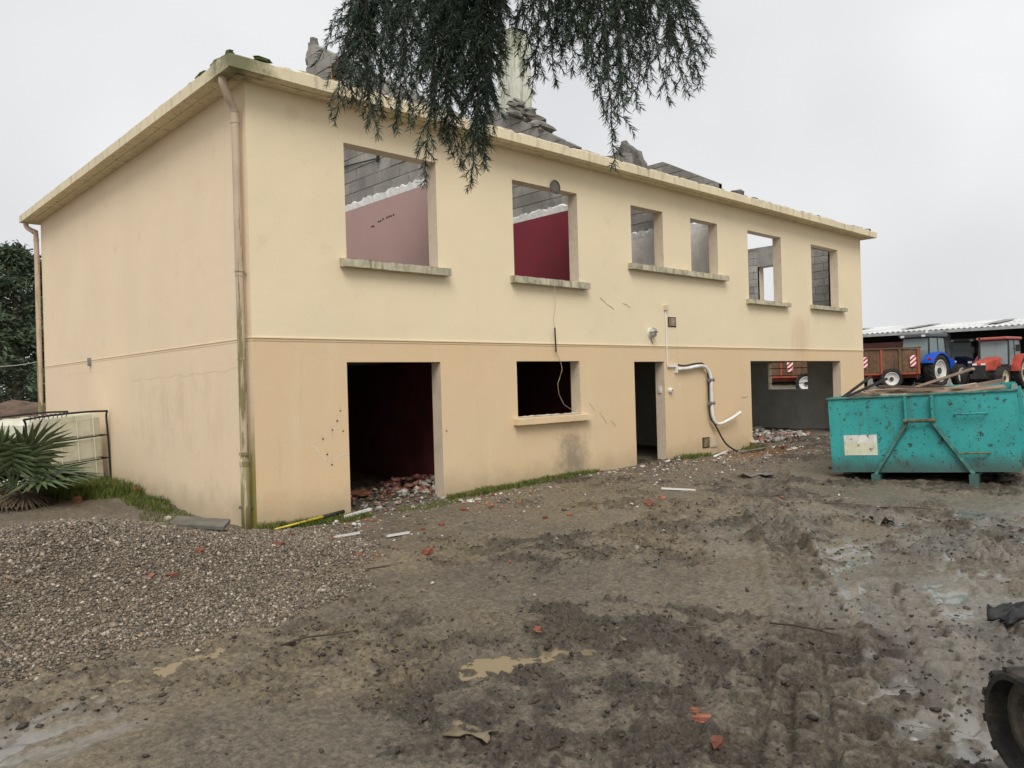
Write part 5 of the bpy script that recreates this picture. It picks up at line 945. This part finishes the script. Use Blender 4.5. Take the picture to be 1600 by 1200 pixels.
NP, ND, NL = [], [], []           # needle base, direction, length
tw = MB()
def shoot(pts, r0, r1, step, ln, dens):
    pts = [Vector(q) for q in pts]
    if r0 > .0012: tw.tube([tuple(q) for q in pts], [r0+(r1-r0)*i/(len(pts)-1) for i in range(len(pts))], 4, False)
    for a, b_ in zip(pts[:-1], pts[1:]):
        L = (b_-a).length; t = (b_-a).normalized(); o1 = t.orthogonal().normalized(); o2 = t.cross(o1); m = max(1, int(L/step))
        for k in range(m):
            q = a+(b_-a)*((k+rg.random())/m)
            for e in range(dens):
                an = rg.uniform(0, 2*math.pi); sp = rg.uniform(.42, .95); NP.append(q); ND.append(t*math.cos(sp)+(o1*math.cos(an)+o2*math.sin(an))*math.sin(sp)); NL.append(ln*rg.uniform(.7, 1.15))
def branchlet(px0, py0, px1, py1, d0, d1, full=1.0):
    A = P3(px0, py0, d0); B = P3(px1, py1, d1); L = (B-A).length; n = max(6, int(L/.05)); ax = []
    bow = Vector((rg.uniform(-.06, .06), rg.uniform(-.06, .06), rg.uniform(.0, .06)))*L*1.2
    for k in range(n+1): t = k/n; ax.append(A.lerp(B, t)+bow*math.sin(math.pi*t)+Vector((rg.uniform(-1, 1), rg.uniform(-1, 1), 0))*.006)
    shoot(ax, .0045, .0012, .007, .034, 3)
    dn = (B-A).normalized(); s1 = Vector((CR[0], CR[1], 0)); s2 = Vector((CF[0], CF[1], 0)); step = .034/full; m = int(L/step)
    for k in range(m):
        t = (k+.5)/m; 
        if t < .02: continue
        q = A.lerp(B, t)+bow*math.sin(math.pi*t); sl = (.05+.20*(1-t)**.6*rg.uniform(.55, 1.15))*min(1, .35+2.5*(1-t)); an = math.pi*(k % 2)+rg.gauss(0, .75); sd_ = s1*math.cos(an)+s2*math.sin(an); e1 = rg.uniform(.45, .95)
        d1_ = (dn*math.cos(e1)+sd_*math.sin(e1)); d2_ = (d1_*.6+Vector((0, 0, -1))*.55).normalized(); shoot([q, q+d1_*sl*.5, q+d1_*sl*.5+d2_*sl*.5], .002, .0009, .008, .034, 4)
TIPS = [ # px root, py root, px tip, py tip, depth root, depth tip, fullness
 (560, -40, 524, 190, 3.4, 3.35, 1), (575, -60, 548, 165, 3.5, 3.4, 1), (585, -70, 562, 130, 3.5, 3.5, 1.2), (600, -60, 575, 200, 3.4, 3.3, 1.2), (590, -60, 592, 215, 3.3, 3.2, 1), (620, -90, 598, 185, 3.4, 3.4, 1.2), (640, -90, 618, 205, 3.3, 3.3, 1.2), (610, -60, 560, 80, 3.4, 3.4, 1.2), (660, -100, 640, 160, 3.5, 3.5, 1.2), (655, -90, 640, 190, 3.1, 3.1, 1), (680, -100, 655, 130, 3.2, 3.2, 1.2), (700, -110, 690, 150, 3.3, 3.3, 1.2), (690, -90, 668, 185, 3.4, 3.45, 1), (720, -120, 662, 290, 3.1, 3.05, 1.15), (715, -120, 690, 220, 3.1, 3.1, 1.3), (730, -120, 705, 240, 3.15, 3.1, 1.3), (740, -120, 722, 262, 3.1, 3.05, 1.3), (745, -130, 735, 294, 3.0, 2.98, 1.3), (755, -130, 748, 240, 3.1, 3.05, 1.3), (752, -120, 758, 262, 3.05, 3.0, 1.3), (758, -120, 760, 190, 3.1, 3.1, 1.3), (755, -120, 768, 120, 3.2, 3.2, 1.3), (750, -130, 740, 180, 3.2, 3.3, 1.3), (770, -120, 762, 150, 2.95, 2.95, 1.2), (640, -90, 600, 110, 3.6, 3.6, 1.3), (660, -90, 630, 100, 3.15, 3.2, 1.3), (700, -110, 670, 90, 3.5, 3.5, 1.3), (720, -110, 720, 130, 3.4, 3.4, 1.3), (580, -50, 572, 60, 3.3, 3.3, 1.3), (690, -90, 700, 60, 3.0, 3.0, 1.2), (735, -100, 745, 80, 3.0, 3.0, 1.3),
 (838, -110, 830, 150, 3.1, 3.05, .9), (825, -110, 840, 118, 3.2, 3.2, .9), (845, -110, 868, 132, 3.1, 3.1, .8), (860, -110, 858, 80, 3.2, 3.2, .9), (880, -110, 897, 116, 3.1, 3.1, .9), (900, -110, 920, 124, 3.2, 3.2, 1), (910, -100, 935, 100, 3.3, 3.3, 1.1), (930, -110, 945, 180, 3.0, 3.0, 1.2), (940, -120, 960, 268, 2.9, 2.85, .75), (950, -110, 965, 190, 3.1, 3.1, 1.2), (960, -100, 975, 165, 3.0, 3.0, 1.2), (985, -100, 994, 170, 3.1, 3.1, .9), (940, -110, 950, 120, 3.2, 3.2, 1.3), (970, -100, 985, 120, 3.3, 3.3, 1.2), (1000, -90, 1015, 90, 3.2, 3.2, 1.2), (1010, -80, 1045, 160, 3.2, 3.25, 1), (1020, -80, 1040, 110, 3.3, 3.35, 1.2), (1030, -70, 1072, 150, 3.3, 3.4, .9), (1035, -70, 1096, 138, 3.4, 3.5, 1), (1030, -70, 1080, 110, 3.4, 3.5, 1.1), (1040, -60, 1062, 80, 3.4, 3.4, 1.1), (900, -110, 905, 60, 3.0, 3.0, 1.2), (980, -100, 1000, 60, 3.4, 3.4, 1.3), (880, -110, 880, 70, 3.3, 3.3, 1.1), (925, -100, 925, 50, 3.1, 3.1, 1.2), (840, -110, 835, 55, 3.0, 3.0, 1)]
for q in TIPS: branchlet(*q[:6], q[6]*(.9 if q[0] < 790 else .72))
# the limb above the view carries foliage too
for i in range(9):
    px = rg.uniform(560, 1060); dd = rg.uniform(2.4, 3.4); branchlet(px, -330, px+rg.uniform(-40, 40), rg.uniform(-120, -10), dd, dd, .7)
tw.build('twigs', M['twig'], ced)
NPa = np.array([tuple(q) for q in NP]); NDa = np.array([tuple(q) for q in ND]); NLa = np.array(NL); n = len(NPa); s = np.cross(NDa, NR.normal(0, 1, (n, 3))); s /= np.linalg.norm(s, axis=1)[:, None]; w = .0014
V = np.stack([NPa-s*w, NPa+s*w, NPa+NDa*NLa[:, None]*.6+s*w*.9, NPa+NDa*NLa[:, None], NPa+NDa*NLa[:, None]*.6-s*w*.9], 1).reshape(-1, 3); F = (np.array([(0, 1, 2), (0, 2, 4), (4, 2, 3)])[None]+(np.arange(n)*5)[:, None, None]).reshape(-1, 3)
cl = np.repeat(NR.uniform(.6, 1.5, (n, 1)), 5, 0)*np.ones((1, 3)); tag(npmesh('needles', V, F, M['needle'], ced, cl), kind='stuff'); print('needles', n)
